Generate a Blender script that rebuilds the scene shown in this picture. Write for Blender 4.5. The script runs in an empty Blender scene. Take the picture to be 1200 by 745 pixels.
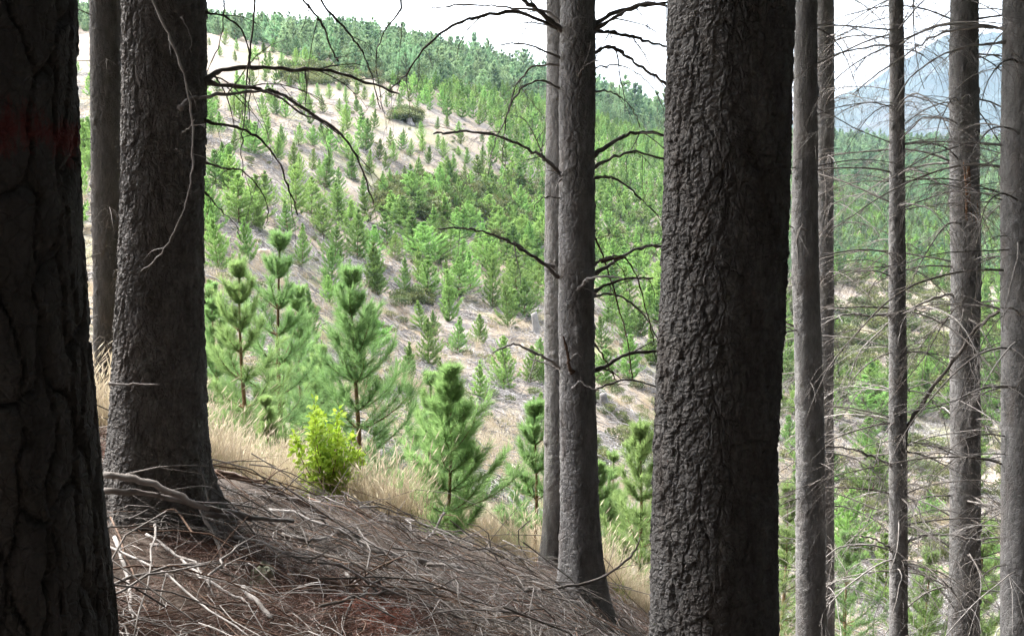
import bpy, math, random
import numpy as np
from mathutils import Vector

# ------------------------------------------------------------------ camera, world, sun, exposure
SC = bpy.context.scene
COL = SC.collection
W0, H0, F = 1200.0, 745.0, 1200.0
HORIZON = 230.0
PITCH = math.atan((H0 / 2 - HORIZON) / F)
EYE = np.array([0.0, 0.0, 1.6])

cam_d = bpy.data.cameras.new("camera")
cam = bpy.data.objects.new("camera", cam_d)
COL.objects.link(cam)
cam.location = EYE
cam.rotation_euler = (math.pi / 2 - PITCH, 0, 0)
cam_d.sensor_width = 36.0
cam_d.lens = 36.0 * F / W0
cam_d.clip_start = 0.05
cam_d.clip_end = 20000
SC.camera = cam

SUN_AZ = math.radians(-56)     # measured from +Y (view direction) towards +X: left and ahead
SUN_EL = math.radians(50)
world = bpy.data.worlds.new("World")
SC.world = world
world.use_nodes = True
wn = world.node_tree
wn.nodes.clear()
sky = wn.nodes.new("ShaderNodeTexSky")
sky.sky_type = 'NISHITA'
sky.sun_disc = False
sky.sun_elevation = SUN_EL
sky.sun_rotation = SUN_AZ
sky.dust_density = 4.0
sky.ozone_density = 0.6
hs = wn.nodes.new("ShaderNodeHueSaturation")     # thin even cloud: the blue is washed out of the sky
hs.inputs["Saturation"].default_value = 0.28
bg = wn.nodes.new("ShaderNodeBackground")
bg.inputs["Strength"].default_value = 0.15
wo = wn.nodes.new("ShaderNodeOutputWorld")
wn.links.new(sky.outputs[0], hs.inputs["Color"])
wn.links.new(hs.outputs[0], bg.inputs["Color"])
wn.links.new(bg.outputs[0], wo.inputs["Surface"])

sun_d = bpy.data.lights.new("sun", 'SUN')
sun_d.energy = 1.5
sun_d.angle = math.radians(14)
sun_d.color = (1.0, 0.96, 0.90)
sun = bpy.data.objects.new("sun", sun_d)
COL.objects.link(sun)
sd = Vector((math.sin(SUN_AZ) * math.cos(SUN_EL), math.cos(SUN_AZ) * math.cos(SUN_EL), math.sin(SUN_EL)))
sun.rotation_euler = sd.to_track_quat('Z', 'Y').to_euler()
sun.location = (-40, 20, 60)

vs = SC.view_settings
SC.display_settings.display_device = 'sRGB'
vs.view_transform = 'Standard'
vs.look = 'None'
vs.exposure = 2.6
vs.gamma = 1.0
vs.use_curve_mapping = False
cy = SC.cycles
cy.use_denoising = True
try:
    cy.denoiser = 'OPENIMAGEDENOISE'
    cy.denoising_input_passes = 'RGB_ALBEDO_NORMAL'
    cy.denoising_prefilter = 'ACCURATE'
except Exception:
    pass
cy.max_bounces = 4
cy.diffuse_bounces = 3
cy.glossy_bounces = 2
cy.transmission_bounces = 4
cy.volume_bounces = 0
cy.transparent_max_bounces = 6
cy.use_adaptive_sampling = False
cy.sample_clamp_indirect = 6.0
SC.render.film_transparent = False

RNG = np.random.default_rng(7)
random.seed(7)

# ------------------------------------------------------------------ small maths
def unproject(u, v, y):
    """world point seen at photo pixel (u, v) at depth y in front of the camera"""
    c, s = math.cos(PITCH), math.sin(PITCH)
    a = (u - W0 / 2) / F
    b = (H0 / 2 - v) / F
    dx, dy, dz = a, c + b * s, -s + b * c
    k = y / dy
    return np.array([dx * k, y, dz * k]) + EYE

def project(p):
    p = np.asarray(p, float) - EYE
    c, s = math.cos(PITCH), math.sin(PITCH)
    zc = p[..., 1] * c - p[..., 2] * s
    up = p[..., 1] * s + p[..., 2] * c
    zc = np.maximum(zc, 1e-6)
    return W0 / 2 + F * p[..., 0] / zc, H0 / 2 - F * up / zc, zc

def frac(x):
    return x - np.floor(x)

def hash2(i, j, s=0.0):
    return frac(np.sin(i * 127.1 + j * 311.7 + s * 74.7) * 43758.5453)

def hash3(i, j, k, s=0.0):
    return frac(np.sin(i * 127.1 + j * 311.7 + k * 191.3 + s * 74.7) * 43758.5453)

def noise2(x, y, s=0.0):
    xi, yi = np.floor(x), np.floor(y)
    fx, fy = x - xi, y - yi
    fx = fx * fx * (3 - 2 * fx); fy = fy * fy * (3 - 2 * fy)
    a = hash2(xi, yi, s); b = hash2(xi + 1, yi, s); c = hash2(xi, yi + 1, s); d = hash2(xi + 1, yi + 1, s)
    return (a + (b - a) * fx) * (1 - fy) + (c + (d - c) * fx) * fy - 0.5

def noise3(x, y, z, s=0.0):
    xi, yi, zi = np.floor(x), np.floor(y), np.floor(z)
    fx, fy, fz = x - xi, y - yi, z - zi
    fx = fx * fx * (3 - 2 * fx); fy = fy * fy * (3 - 2 * fy); fz = fz * fz * (3 - 2 * fz)
    def pl(k):
        a = hash3(xi, yi, k, s); b = hash3(xi + 1, yi, k, s); c = hash3(xi, yi + 1, k, s); d = hash3(xi + 1, yi + 1, k, s)
        return (a + (b - a) * fx) * (1 - fy) + (c + (d - c) * fx) * fy
    return pl(zi) * (1 - fz) + pl(zi + 1) * fz - 0.5

def fbm2(x, y, s=0.0, o=4):
    r, a = 0, 1.0
    for k in range(o):
        r = r + a * noise2(x, y, s + k * 3.1)
        x = x * 2.03; y = y * 2.03; a *= 0.5
    return r

def pchip_slopes(x, Y):
    """monotone cubic slopes along axis 0"""
    h = np.diff(x)
    d = np.diff(Y, axis=0) / h.reshape(-1, *([1] * (Y.ndim - 1)))
    m = np.zeros_like(Y)
    m[0], m[-1] = d[0], d[-1]
    for i in range(1, len(x) - 1):
        w1, w2 = 2 * h[i] + h[i - 1], h[i] + 2 * h[i - 1]
        same = d[i - 1] * d[i] > 0
        den = np.where(same, w1 / np.where(d[i - 1] == 0, 1, d[i - 1]) + w2 / np.where(d[i] == 0, 1, d[i]), 1)
        m[i] = np.where(same, (w1 + w2) / den, 0)
    return m

def hermite(x, Y, M, q):
    q = np.clip(q, x[0], x[-1])
    i = np.clip(np.searchsorted(x, q, side='right') - 1, 0, len(x) - 2)
    h = x[i + 1] - x[i]
    t = (q - x[i]) / h
    return i, t, h

# ------------------------------------------------------------------ terrain (metres, from the photograph's rows)
ROW_R = np.array([0.3, 1.5, 3, 4.5, 6, 7.5, 10, 13, 16, 20, 26, 32, 45, 62, 80, 100, 130, 170, 240, 300, 420, 700, 1200, 5000], float)
NEAR = 7      # the first rows are heights below the eye, the others image rows of the photograph
COLS_U = [-900, 0, 250, 500, 700, 850, 1000, 1200, 2100]
T = [
  #  -900     0    250    500    700    850   1000   1200   2100
  [-1.55, -1.58, -1.59, -1.60, -1.61, -1.62, -1.63, -1.64, -1.68],
  [-1.25, -1.45, -1.52, -1.58, -1.65, -1.72, -1.80, -1.95, -2.30],
  [-0.95, -1.35, -1.47, -1.62, -1.78, -1.97, -2.22, -2.60, -3.20],
  [-0.70, -1.25, -1.50, -1.85, -2.15, -2.50, -2.90, -3.50, -4.20],
  [-0.55, -1.25, -1.58, -2.20, -2.60, -3.10, -3.60, -4.30, -5.20],
  [-0.50, -1.50, -2.05, -2.55, -3.00, -3.70, -4.30, -5.10, -6.20],
  [-0.70, -2.10, -2.85, -3.45, -3.90, -4.90, -5.70, -6.70, -8.00],
  [310, 455, 548, 622, 690, 800, 880, 930, 950],
  [300, 435, 520, 598, 680, 775, 850, 900, 930],
  [290, 415, 488, 570, 655, 745, 812, 870, 910],
  [280, 388, 446, 535, 620, 695, 748, 815, 880],
  [268, 362, 400, 505, 590, 655, 708, 755, 850],
  [240, 296, 312, 452, 515, 580, 625, 665, 790],
  [205, 240, 258, 396, 440, 505, 555, 590, 700],
  [165, 185, 200, 325, 385, 452, 502, 532, 620],
  [125, 140, 150, 262, 335, 395, 450, 480, 540],
  [80,   98, 108, 180, 280, 335, 395, 420, 460],
  [35,   50,  68, 112, 215, 275, 335, 360, 390],
  [0,    20,  36,  68, 155, 225, 275, 300, 330],
  [10,   28,  42,  60, 130, 190, 245, 265, 290],
  [60,   75,  85,  90, 122, 162, 206, 222, 240],
  [140, 145, 150, 160, 165, 168, 172, 176, 185],
  [205, 205, 206, 206, 205, 196, 192, 192, 195],
  [232, 232, 232, 232, 232, 232, 232, 232, 232],
]
ths, zs = [], []
for u in COLS_U:
    ths.append(math.atan((u - 600) / F))
Z = np.zeros((len(ROW_R), len(COLS_U)))
for i, r in enumerate(ROW_R):
    for j, u in enumerate(COLS_U):
        if i < NEAR:
            Z[i, j] = T[i][j]
        else:
            yy = r * math.cos(ths[j])
            Z[i, j] = math.tan(math.atan((H0 / 2 - T[i][j]) / F) - PITCH) * yy
# close the circle behind the camera with a plain side slope (up to the left, down to the right)
extra = []
for deg in (80, 110, 150, 180, 210, 250, 280):
    th = math.radians(deg)
    col = []
    for r in ROW_R:
        sx = math.sin(th) * r
        col.append(-1.6 - 0.40 * 30 * math.tanh(sx / 30) + 0.05 * (-math.cos(th)) * min(r, 60))
    extra.append((th if deg < 260 else th, col))
full_t = [t for t in ths] + [e[0] for e in extra]
full_z = np.concatenate([Z, np.array([e[1] for e in extra]).T], axis=1)
first = full_t[0]
full_t = np.array([full_t[-1] - 2 * math.pi] + full_t + [first + 2 * math.pi])
full_z = np.concatenate([full_z[:, -1:], full_z, full_z[:, :1]], axis=1)
LR = np.log(ROW_R)
MR = pchip_slopes(LR, full_z)                       # slope along the radius for every column

def ground_z(x, y, detail=True):
    x = np.asarray(x, float); y = np.asarray(y, float)
    r = np.sqrt(x * x + y * y)
    th = np.arctan2(x, y)
    th = np.where(th < full_t[0], th + 2 * math.pi, th)
    th = np.where(th > full_t[-1], th - 2 * math.pi, th)
    lr = np.log(np.maximum(r, 0.31))
    i, t, h = hermite(LR, full_z, MR, lr)
    h00 = 2 * t**3 - 3 * t**2 + 1; h10 = t**3 - 2 * t**2 + t; h01 = -2 * t**3 + 3 * t**2; h11 = t**3 - t**2
    j = np.clip(np.searchsorted(full_t, th, side='right') - 1, 0, len(full_t) - 2)
    def at(jj):
        jj = np.clip(jj, 0, len(full_t) - 1)
        return h00 * full_z[i, jj] + h10 * h * MR[i, jj] + h01 * full_z[i + 1, jj] + h11 * h * MR[i + 1, jj]
    p0, p1, p2, p3 = at(j - 1), at(j), at(j + 1), at(j + 2)
    t0, t1, t2, t3 = full_t[np.clip(j - 1, 0, None)], full_t[j], full_t[j + 1], full_t[np.clip(j + 2, None, len(full_t) - 1)]
    w = t2 - t1
    m1 = np.where(t2 > t0, (p2 - p0) / np.maximum(t2 - t0, 1e-6), 0) * w
    m2 = np.where(t3 > t1, (p3 - p1) / np.maximum(t3 - t1, 1e-6), 0) * w
    s = (th - t1) / w
    z = (2 * s**3 - 3 * s**2 + 1) * p1 + (s**3 - 2 * s**2 + s) * m1 + (-2 * s**3 + 3 * s**2) * p2 + (s**3 - s**2) * m2
    if detail:
        near = np.clip((14 - r) / 6, 0, 1)
        z = z + near * (0.10 * fbm2(x * 1.3, y * 1.3, 2.0) + 0.035 * fbm2(x * 6, y * 6, 5.0, 3))
        far = np.clip((r - 9) / 10, 0, 1) * np.clip(r / 70, 0.15, 1.0)
        z = z + far * (1.1 * fbm2(x / 11, y / 11, 9.0) + 0.35 * fbm2(x / 2.2, y / 2.2, 4.0, 3))
    return z + EYE[2]

HITR = np.exp(np.linspace(math.log(2.0), math.log(1200), 900))
def hit(u, v, rmin=2.0):
    """first point of the ground along the line of sight of a photo pixel"""
    p1 = unproject(u, v, 1.0) - EYE
    r = HITR[HITR >= rmin]
    P = EYE + p1[None, :] * r[:, None]
    g = ground_z(P[:, 0], P[:, 1])
    below = np.where(P[:, 2] < g)[0]
    if len(below) == 0:
        return None
    k = below[0]
    p = P[k]
    return np.array([p[0], p[1], g[k]])

# ------------------------------------------------------------------ mesh helpers
class MB:
    def __init__(self):
        self.v, self.q, self.t, self.n, self.a = [], [], [], 0, []
        self.qm, self.tm = [], []
    def add(self, verts, quads=None, tris=None, mat=0, attr=None):
        verts = np.asarray(verts, float).reshape(-1, 3)
        if quads is not None and len(quads):
            self.q.append(np.asarray(quads, int) + self.n); self.qm.append(np.full(len(quads), mat))
        if tris is not None and len(tris):
            self.t.append(np.asarray(tris, int) + self.n); self.tm.append(np.full(len(tris), mat))
        self.v.append(verts)
        self.a.append(np.full(len(verts), 0.0) if attr is None else np.broadcast_to(np.asarray(attr, float), (len(verts),)))
        self.n += len(verts)
    def tube(self, pts, rad, sides=5, mat=0, cap=True, attr=None):
        pts = np.asarray(pts, float); n = len(pts)
        rad = np.broadcast_to(np.asarray(rad, float), (n,))
        tg = np.gradient(pts, axis=0)
        tg /= np.maximum(np.linalg.norm(tg, axis=1, keepdims=True), 1e-9)
        ref = np.array([0.31, 0.53, 0.79]) if abs(tg[0] @ np.array([0.31, 0.53, 0.79])) < 0.9 else np.array([1.0, 0, 0])
        a = np.cross(tg, ref); a /= np.maximum(np.linalg.norm(a, axis=1, keepdims=True), 1e-9)
        b = np.cross(tg, a)
        ang = np.arange(sides) * 2 * math.pi / sides
        V = pts[:, None, :] + rad[:, None, None] * (np.cos(ang)[None, :, None] * a[:, None, :] + np.sin(ang)[None, :, None] * b[:, None, :])
        i = np.arange(n - 1)[:, None] * sides; k = np.arange(sides)[None, :]; k2 = (k + 1) % sides
        Q = np.stack([i + k, i + k2, i + sides + k2, i + sides + k], -1).reshape(-1, 4)
        V = V.reshape(-1, 3)
        tr = None
        if cap:
            V = np.concatenate([V, pts[:1], pts[-1:]])
            c0, c1 = n * sides, n * sides + 1
            kk = np.arange(sides); k2 = (kk + 1) % sides
            tr = np.concatenate([np.stack([np.full(sides, c0), k2, kk], -1), np.stack([np.full(sides, c1), (n - 1) * sides + kk, (n - 1) * sides + k2], -1)])
        self.add(V, Q, tr, mat, attr)
    def mesh(self, name, mats, smooth=True, attr_name=None, origin=(0, 0, 0)):
        me = bpy.data.meshes.new(name)
        V = np.concatenate(self.v) - np.asarray(origin, float)
        q = np.concatenate(self.q) if self.q else np.zeros((0, 4), int)
        t = np.concatenate(self.t) if self.t else np.zeros((0, 3), int)
        mi = np.concatenate((self.qm if self.q else []) + (self.tm if self.t else []))
        me.vertices.add(len(V)); me.vertices.foreach_set("co", V.astype(np.float32).ravel())
        me.loops.add(q.size + t.size)
        me.loops.foreach_set("vertex_index", np.concatenate([q.ravel(), t.ravel()]).astype(np.int32))
        me.polygons.add(len(q) + len(t))
        ls = np.concatenate([np.arange(len(q)) * 4, q.size + np.arange(len(t)) * 3]).astype(np.int32)
        me.polygons.foreach_set("loop_start", ls)
        me.polygons.foreach_set("material_index", mi.astype(np.int32))
        me.polygons.foreach_set("use_smooth", np.full(len(ls), smooth))
        if attr_name:
            at = me.attributes.new(attr_name, 'FLOAT', 'POINT')
            at.data.foreach_set("value", np.concatenate(self.a).astype(np.float32))
        for m in mats:
            me.materials.append(m)
        me.update(calc_edges=True)
        me.validate()
        return me

def link(name, me, parent=None, loc=(0, 0, 0), rot=None, scl=None):
    o = bpy.data.objects.new(name, me)
    COL.objects.link(o)
    if parent is not None:
        o.parent = parent
    o.location = tuple(loc)
    if rot is not None: o.rotation_euler = rot
    if scl is not None: o.scale = scl
    return o

def tag(o, label=None, cat=None, group=None, kind=None):
    if label: o["label"] = label
    if cat: o["category"] = cat
    if group: o["group"] = group
    if kind: o["kind"] = kind
    return o

def empty(name, loc):
    o = bpy.data.objects.new(name, None)
    COL.objects.link(o)
    o.empty_display_size = 0.2
    o.location = tuple(loc)
    return o

def smooth_line(P, k=4):
    """Catmull-Rom through the given points"""
    P = np.asarray(P, float)
    if len(P) < 3: 
        t = np.linspace(0, 1, k + 1)[:, None]
        return P[0] * (1 - t) + P[-1] * t
    E = np.concatenate([[2 * P[0] - P[1]], P, [2 * P[-1] - P[-2]]])
    out = []
    for i in range(1, len(E) - 2):
        for t in np.arange(k) / k:
            a, b, c, d = E[i - 1], E[i], E[i + 1], E[i + 2]
            out.append(0.5 * (2 * b + (c - a) * t + (2 * a - 5 * b + 4 * c - d) * t * t + (3 * b - a - 3 * c + d) * t**3))
    out.append(E[-2])
    return np.array(out)

# ------------------------------------------------------------------ materials
def new_mat(name, rough=0.9, spec=0.15):
    m = bpy.data.materials.new(name)
    m.use_nodes = True
    nt = m.node_tree
    b = nt.nodes["Principled BSDF"]
    b.inputs["Roughness"].default_value = rough
    b.inputs["Specular IOR Level"].default_value = spec
    return m, nt, b

def N(nt, typ, **kw):
    n = nt.nodes.new(typ)
    for k, v in kw.items():
        setattr(n, k, v)
    return n

def ramp(nt, stops, interp='LINEAR'):
    r = nt.nodes.new("ShaderNodeValToRGB")
    r.color_ramp.interpolation = interp
    els = r.color_ramp.elements
    while len(els) > 1: els.remove(els[-1])
    els[0].position = stops[0][0]; els[0].color = (*stops[0][1], 1)
    for p, c in stops[1:]:
        e = els.new(p); e.color = (*c, 1)
    return r

def mapped(nt, scale=(1, 1, 1), coord="Object"):
    tc = N(nt, "ShaderNodeTexCoord"); mp = N(nt, "ShaderNodeMapping")
    mp.inputs["Scale"].default_value = scale
    nt.links.new(tc.outputs[coord], mp.inputs["Vector"])
    return mp.outputs[0]

def noise_node(nt, vec, scale, detail=4, rough=0.6):
    n = N(nt, "ShaderNodeTexNoise")
    n.inputs["Scale"].default_value = scale; n.inputs["Detail"].default_value = detail; n.inputs["Roughness"].default_value = rough
    if vec is not None: nt.links.new(vec, n.inputs["Vector"])
    return n

def mixc(nt, fac, a, b, mode='MIX'):
    m = N(nt, "ShaderNodeMix", data_type='RGBA', blend_type=mode)
    for sock, val in (("Factor", fac), ("A", a), ("B", b)):
        s = [x for x in m.inputs if x.name == sock and (x.type == 'RGBA' if sock != "Factor" else x.type == 'VALUE')][0]
        if hasattr(val, "is_linked") or hasattr(val, "links"):
            nt.links.new(val, s)
        else:
            s.default_value = val if sock == "Factor" else (*val, 1)
    return [x for x in m.outputs if x.type == 'RGBA'][0]

def bark_mat(name, dark, light, bump=0.5, scale=1.0, paint=None, lichen=0.25, tint=(0.16, 0.12, 0.09)):
    m, nt, b = new_mat(name, 0.92, 0.12)
    v1 = mapped(nt, (9 * scale, 9 * scale, 3 * scale))
    n1 = noise_node(nt, v1, 1.6, 6, 0.7)
    r1 = ramp(nt, [(0.3, dark), (0.72, light)])
    nt.links.new(n1.outputs[0], r1.inputs[0])
    v2 = mapped(nt, (2.5, 2.5, 1.2))
    n2 = noise_node(nt, v2, 1.7, 5, 0.65)
    r2 = ramp(nt, [(0.5, (0, 0, 0)), (0.72, (lichen,) * 3)])
    nt.links.new(n2.outputs[0], r2.inputs[0])
    col = mixc(nt, r2.outputs[0], r1.outputs[0], (light[0] * 1.5, light[1] * 1.5, light[2] * 1.45))
    v4 = mapped(nt, (5, 5, 2))
    n4 = noise_node(nt, v4, 1.3, 4, 0.6)
    r4 = ramp(nt, [(0.52, (0, 0, 0)), (0.75, (0.6, 0.6, 0.6))])
    nt.links.new(n4.outputs[0], r4.inputs[0])
    col = mixc(nt, r4.outputs[0], col, tint)
    if paint:
        z0, zw, slope, x0 = paint
        tc = N(nt, "ShaderNodeTexCoord"); sp = N(nt, "ShaderNodeSeparateXYZ")
        nt.links.new(tc.outputs["Object"], sp.inputs[0])
        mul = N(nt, "ShaderNodeMath", operation='MULTIPLY_ADD'); mul.inputs[1].default_value = slope; 
        nt.links.new(sp.outputs[0], mul.inputs[0]); nt.links.new(sp.outputs[2], mul.inputs[2])
        sub = N(nt, "ShaderNodeMath", operation='SUBTRACT'); sub.inputs[1].default_value = z0
        nt.links.new(mul.outputs[0], sub.inputs[0])
        ab = N(nt, "ShaderNodeMath", operation='ABSOLUTE'); nt.links.new(sub.outputs[0], ab.inputs[0])
        nz = noise_node(nt, mapped(nt, (22, 22, 9)), 1.0, 6, 0.8)
        ad = N(nt, "ShaderNodeMath", operation='MULTIPLY_ADD'); ad.inputs[1].default_value = 0.26; ad.inputs[2].default_value = -0.12
        nt.links.new(nz.outputs[0], ad.inputs[0])
        su = N(nt, "ShaderNodeMath", operation='ADD'); nt.links.new(ab.outputs[0], su.inputs[0]); nt.links.new(ad.outputs[0], su.inputs[1])
        mr = N(nt, "ShaderNodeMapRange"); mr.inputs["From Min"].default_value = zw; mr.inputs["From Max"].default_value = zw * 0.25
        mr.inputs["To Max"].default_value = 0.5
        nt.links.new(su.outputs[0], mr.inputs["Value"])
        col = mixc(nt, mr.outputs[0], col, (0.22, 0.02, 0.02))
    nt.links.new(col, b.inputs["Base Color"])
    v3 = mapped(nt, (40 * scale, 40 * scale, 110 * scale))
    n3 = noise_node(nt, v3, 1.0, 6, 0.75)
    nw = noise_node(nt, mapped(nt, (12, 12, 12)), 1.0, 3, 0.6)
    wv = N(nt, "ShaderNodeVectorMath", operation='MULTIPLY_ADD'); wv.inputs[1].default_value = (1.6, 1.6, 1.6)
    nt.links.new(nw.outputs["Color"], wv.inputs[0]); nt.links.new(mapped(nt, (34, 34, 22)), wv.inputs[2])
    vo = N(nt, "ShaderNodeTexVoronoi", feature='DISTANCE_TO_EDGE'); vo.inputs["Scale"].default_value = 1.0
    nt.links.new(wv.outputs[0], vo.inputs["Vector"])
    cl = N(nt, "ShaderNodeMapRange"); cl.inputs["From Max"].default_value = 0.12
    nt.links.new(vo.outputs["Distance"], cl.inputs["Value"])
    hh = N(nt, "ShaderNodeMath", operation='MULTIPLY_ADD'); hh.inputs[1].default_value = 0.7
    nt.links.new(cl.outputs[0], hh.inputs[0]); nt.links.new(n3.outputs[0], hh.inputs[2])
    bp = N(nt, "ShaderNodeBump"); bp.inputs["Strength"].default_value = bump; bp.inputs["Distance"].default_value = 0.008
    nt.links.new(hh.outputs[0], bp.inputs["Height"])
    nt.links.new(bp.outputs[0], b.inputs["Normal"])
    return m

def wood_mat(name, dark, light, scale=8.0, rough=0.85):
    m, nt, b = new_mat(name, rough, 0.2)
    tc = mapped(nt, (scale, scale, scale))
    n = noise_node(nt, tc, 1.0, 4, 0.6)
    oi = N(nt, "ShaderNodeObjectInfo")
    ad = N(nt, "ShaderNodeMath", operation='MULTIPLY_ADD'); ad.inputs[1].default_value = 0.35; ad.inputs[2].default_value = -0.17
    nt.links.new(oi.outputs["Random"], ad.inputs[0])
    su = N(nt, "ShaderNodeMath", operation='ADD'); nt.links.new(n.outputs[0], su.inputs[0]); nt.links.new(ad.outputs[0], su.inputs[1])
    r = ramp(nt, [(0.3, dark), (0.7, light)])
    nt.links.new(su.outputs[0], r.inputs[0]); nt.links.new(r.outputs[0], b.inputs["Base Color"])
    bp = N(nt, "ShaderNodeBump"); bp.inputs["Strength"].default_value = 0.4; bp.inputs["Distance"].default_value = 0.003
    n2 = noise_node(nt, mapped(nt, (60, 60, 60)), 1.0, 3)
    nt.links.new(n2.outputs[0], bp.inputs["Height"]); nt.links.new(bp.outputs[0], b.inputs["Normal"])
    return m

def leaf_mat(name, deep, tip, hue_var=0.03, trans=0.35, attr="tip", val_var=0.5):
    """thin foliage: two greens (old needles and new tips), a small hue change from plant to plant, light passing through"""
    m, nt, b = new_mat(name, 0.6, 0.25)
    at = N(nt, "ShaderNodeAttribute"); at.attribute_name = attr
    col = mixc(nt, at.outputs["Fac"], deep, tip)
    oi = N(nt, "ShaderNodeObjectInfo")
    hsv = N(nt, "ShaderNodeHueSaturation")
    m1 = N(nt, "ShaderNodeMapRange"); m1.inputs["To Min"].default_value = 0.5 - hue_var; m1.inputs["To Max"].default_value = 0.5 + hue_var
    nt.links.new(oi.outputs["Random"], m1.inputs["Value"]); nt.links.new(m1.outputs[0], hsv.inputs["Hue"])
    ml = N(nt, "ShaderNodeMath", operation='MULTIPLY'); ml.inputs[1].default_value = 7.31
    fr = N(nt, "ShaderNodeMath", operation='FRACT')
    nt.links.new(oi.outputs["Random"], ml.inputs[0]); nt.links.new(ml.outputs[0], fr.inputs[0])
    m2 = N(nt, "ShaderNodeMapRange"); m2.inputs["To Min"].default_value = 1 - val_var * 0.5; m2.inputs["To Max"].default_value = 1 + val_var * 0.5
    nt.links.new(fr.outputs[0], m2.inputs["Value"]); nt.links.new(m2.outputs[0], hsv.inputs["Value"])
    nt.links.new(col, hsv.inputs["Color"])
    nt.links.new(hsv.outputs[0], b.inputs["Base Color"])
    tr = N(nt, "ShaderNodeBsdfTranslucent"); nt.links.new(hsv.outputs[0], tr.inputs["Color"])
    mx = N(nt, "ShaderNodeMixShader"); mx.inputs[0].default_value = trans
    nt.links.new(b.outputs[0], mx.inputs[1]); nt.links.new(tr.outputs[0], mx.inputs[2])
    out = nt.nodes["Material Output"]
    nt.links.new(mx.outputs[0], out.inputs["Surface"])
    return m

M_BARK_NEAR = bark_mat("bark_old_plated", (0.072, 0.067, 0.063), (0.195, 0.188, 0.182), 1.0, tint=(0.12, 0.10, 0.086))
M_BARK_PAINT = bark_mat("bark_old_painted", (0.050, 0.046, 0.043), (0.110, 0.105, 0.100), 0.9, paint=(1.585, 0.062, 0.20, 0), tint=(0.09, 0.076, 0.064))
M_BARK_SHADE = bark_mat("bark_shaded_scaly", (0.048, 0.045, 0.043), (0.120, 0.114, 0.110), 0.9, 1.2, lichen=0.2, tint=(0.11, 0.09, 0.078))  # grey scaly bark darkened: the slender trunk's shade is put into its colour
M_BARK_MID = bark_mat("bark_grey_scaly", (0.120, 0.116, 0.113), (0.300, 0.292, 0.288), 0.9, 1.2, lichen=0.35, tint=(0.16, 0.135, 0.12))
M_TWIG = wood_mat("dead_twig_grey", (0.085, 0.072, 0.062), (0.24, 0.22, 0.205))
M_TWIG_PALE = wood_mat("dead_twig_pale", (0.17, 0.155, 0.145), (0.38, 0.355, 0.335))
M_TWIG_BROWN = wood_mat("dead_twig_brown", (0.075, 0.045, 0.03), (0.20, 0.135, 0.10))
M_SLASH_FAR = wood_mat("weathered_slash", (0.13, 0.12, 0.118), (0.36, 0.345, 0.335), 1.6)
M_STEM = wood_mat("pine_stem", (0.12, 0.07, 0.04), (0.24, 0.15, 0.09), 12)
M_WOUND = wood_mat("torn_wood", (0.13, 0.06, 0.03), (0.30, 0.17, 0.10), 14)
M_NEEDLE = leaf_mat("pine_needles", (0.108, 0.200, 0.080), (0.310, 0.450, 0.165), 0.018, 0.5, val_var=0.35)
M_NEEDLE_FAR = leaf_mat("pine_needles_hill", (0.092, 0.188, 0.060), (0.285, 0.445, 0.128), 0.016, 0.5, val_var=0.7)
M_NEEDLE_OLD_HAZED = leaf_mat("pine_needles_forest_hazed", (0.100, 0.185, 0.100), (0.260, 0.375, 0.195), 0.026, 0.5, val_var=0.8)  # older trees are bluish; the ridge's haze is also mixed into this paler green
M_CANOPY = leaf_mat("mature_needles", (0.018, 0.040, 0.018), (0.040, 0.075, 0.028), 0.02, 0.15)
M_SHRUB = leaf_mat("shrub_leaves", (0.215, 0.365, 0.032), (0.44, 0.60, 0.080), 0.01, 0.5)
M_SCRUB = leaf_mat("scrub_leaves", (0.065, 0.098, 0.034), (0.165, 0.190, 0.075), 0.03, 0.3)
M_GRASS = leaf_mat("dry_grass", (0.34, 0.27, 0.175), (0.60, 0.52, 0.385), 0.012, 0.35, val_var=0.4)
M_GRASS_GREEN = leaf_mat("green_grass", (0.12, 0.17, 0.045), (0.25, 0.27, 0.09), 0.02, 0.35)
M_RED_NEEDLE = leaf_mat("fallen_needles", (0.105, 0.066, 0.047), (0.36, 0.150, 0.088), 0.01, 0.15)

# ground: needle litter under the stand, pinkish dry litter and grass on the cleared hill
mg, nt, b = new_mat("ground", 0.95, 0.08)
tc = N(nt, "ShaderNodeTexCoord")
n_l = noise_node(nt, mapped(nt, (1, 1, 1)), 9.0, 8, 0.75)
r_l = ramp(nt, [(0.28, (0.040, 0.030, 0.024)), (0.5, (0.10, 0.078, 0.064)), (0.72, (0.21, 0.178, 0.155))])
nt.links.new(n_l.outputs[0], r_l.inputs[0])
n_h = noise_node(nt, mapped(nt, (1, 1, 1)), 0.22, 8, 0.7)
r_h = ramp(nt, [(0.30, (0.210, 0.194, 0.184)), (0.45, (0.268, 0.236, 0.210)), (0.56, (0.285, 0.232, 0.172)), (0.70, (0.290, 0.276, 0.268))])
nt.links.new(n_h.outputs[0], r_h.inputs[0])
n_h2 = noise_node(nt, mapped(nt, (1, 1, 1)), 2.6, 7, 0.8)
r_h2 = ramp(nt, [(0.34, (0.42, 0.40, 0.39)), (0.5, (0.9, 0.9, 0.9)), (0.66, (1.35, 1.35, 1.35))])
nt.links.new(n_h2.outputs[0], r_h2.inputs[0])
hill_c = mixc(nt, 1.0, r_h.outputs[0], r_h2.outputs[0], 'MULTIPLY')
n_g = noise_node(nt, mapped(nt, (1, 1, 1)), 0.09, 6, 0.6)
r_g = ramp(nt, [(0.50, (0, 0, 0)), (0.66, (0.6, 0.6, 0.6))])
nt.links.new(n_g.outputs[0], r_g.inputs[0])
hill_c = mixc(nt, r_g.outputs[0], hill_c, (0.16, 0.19, 0.07))
ga = N(nt, "ShaderNodeAttribute"); ga.attribute_name = "litter"
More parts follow.
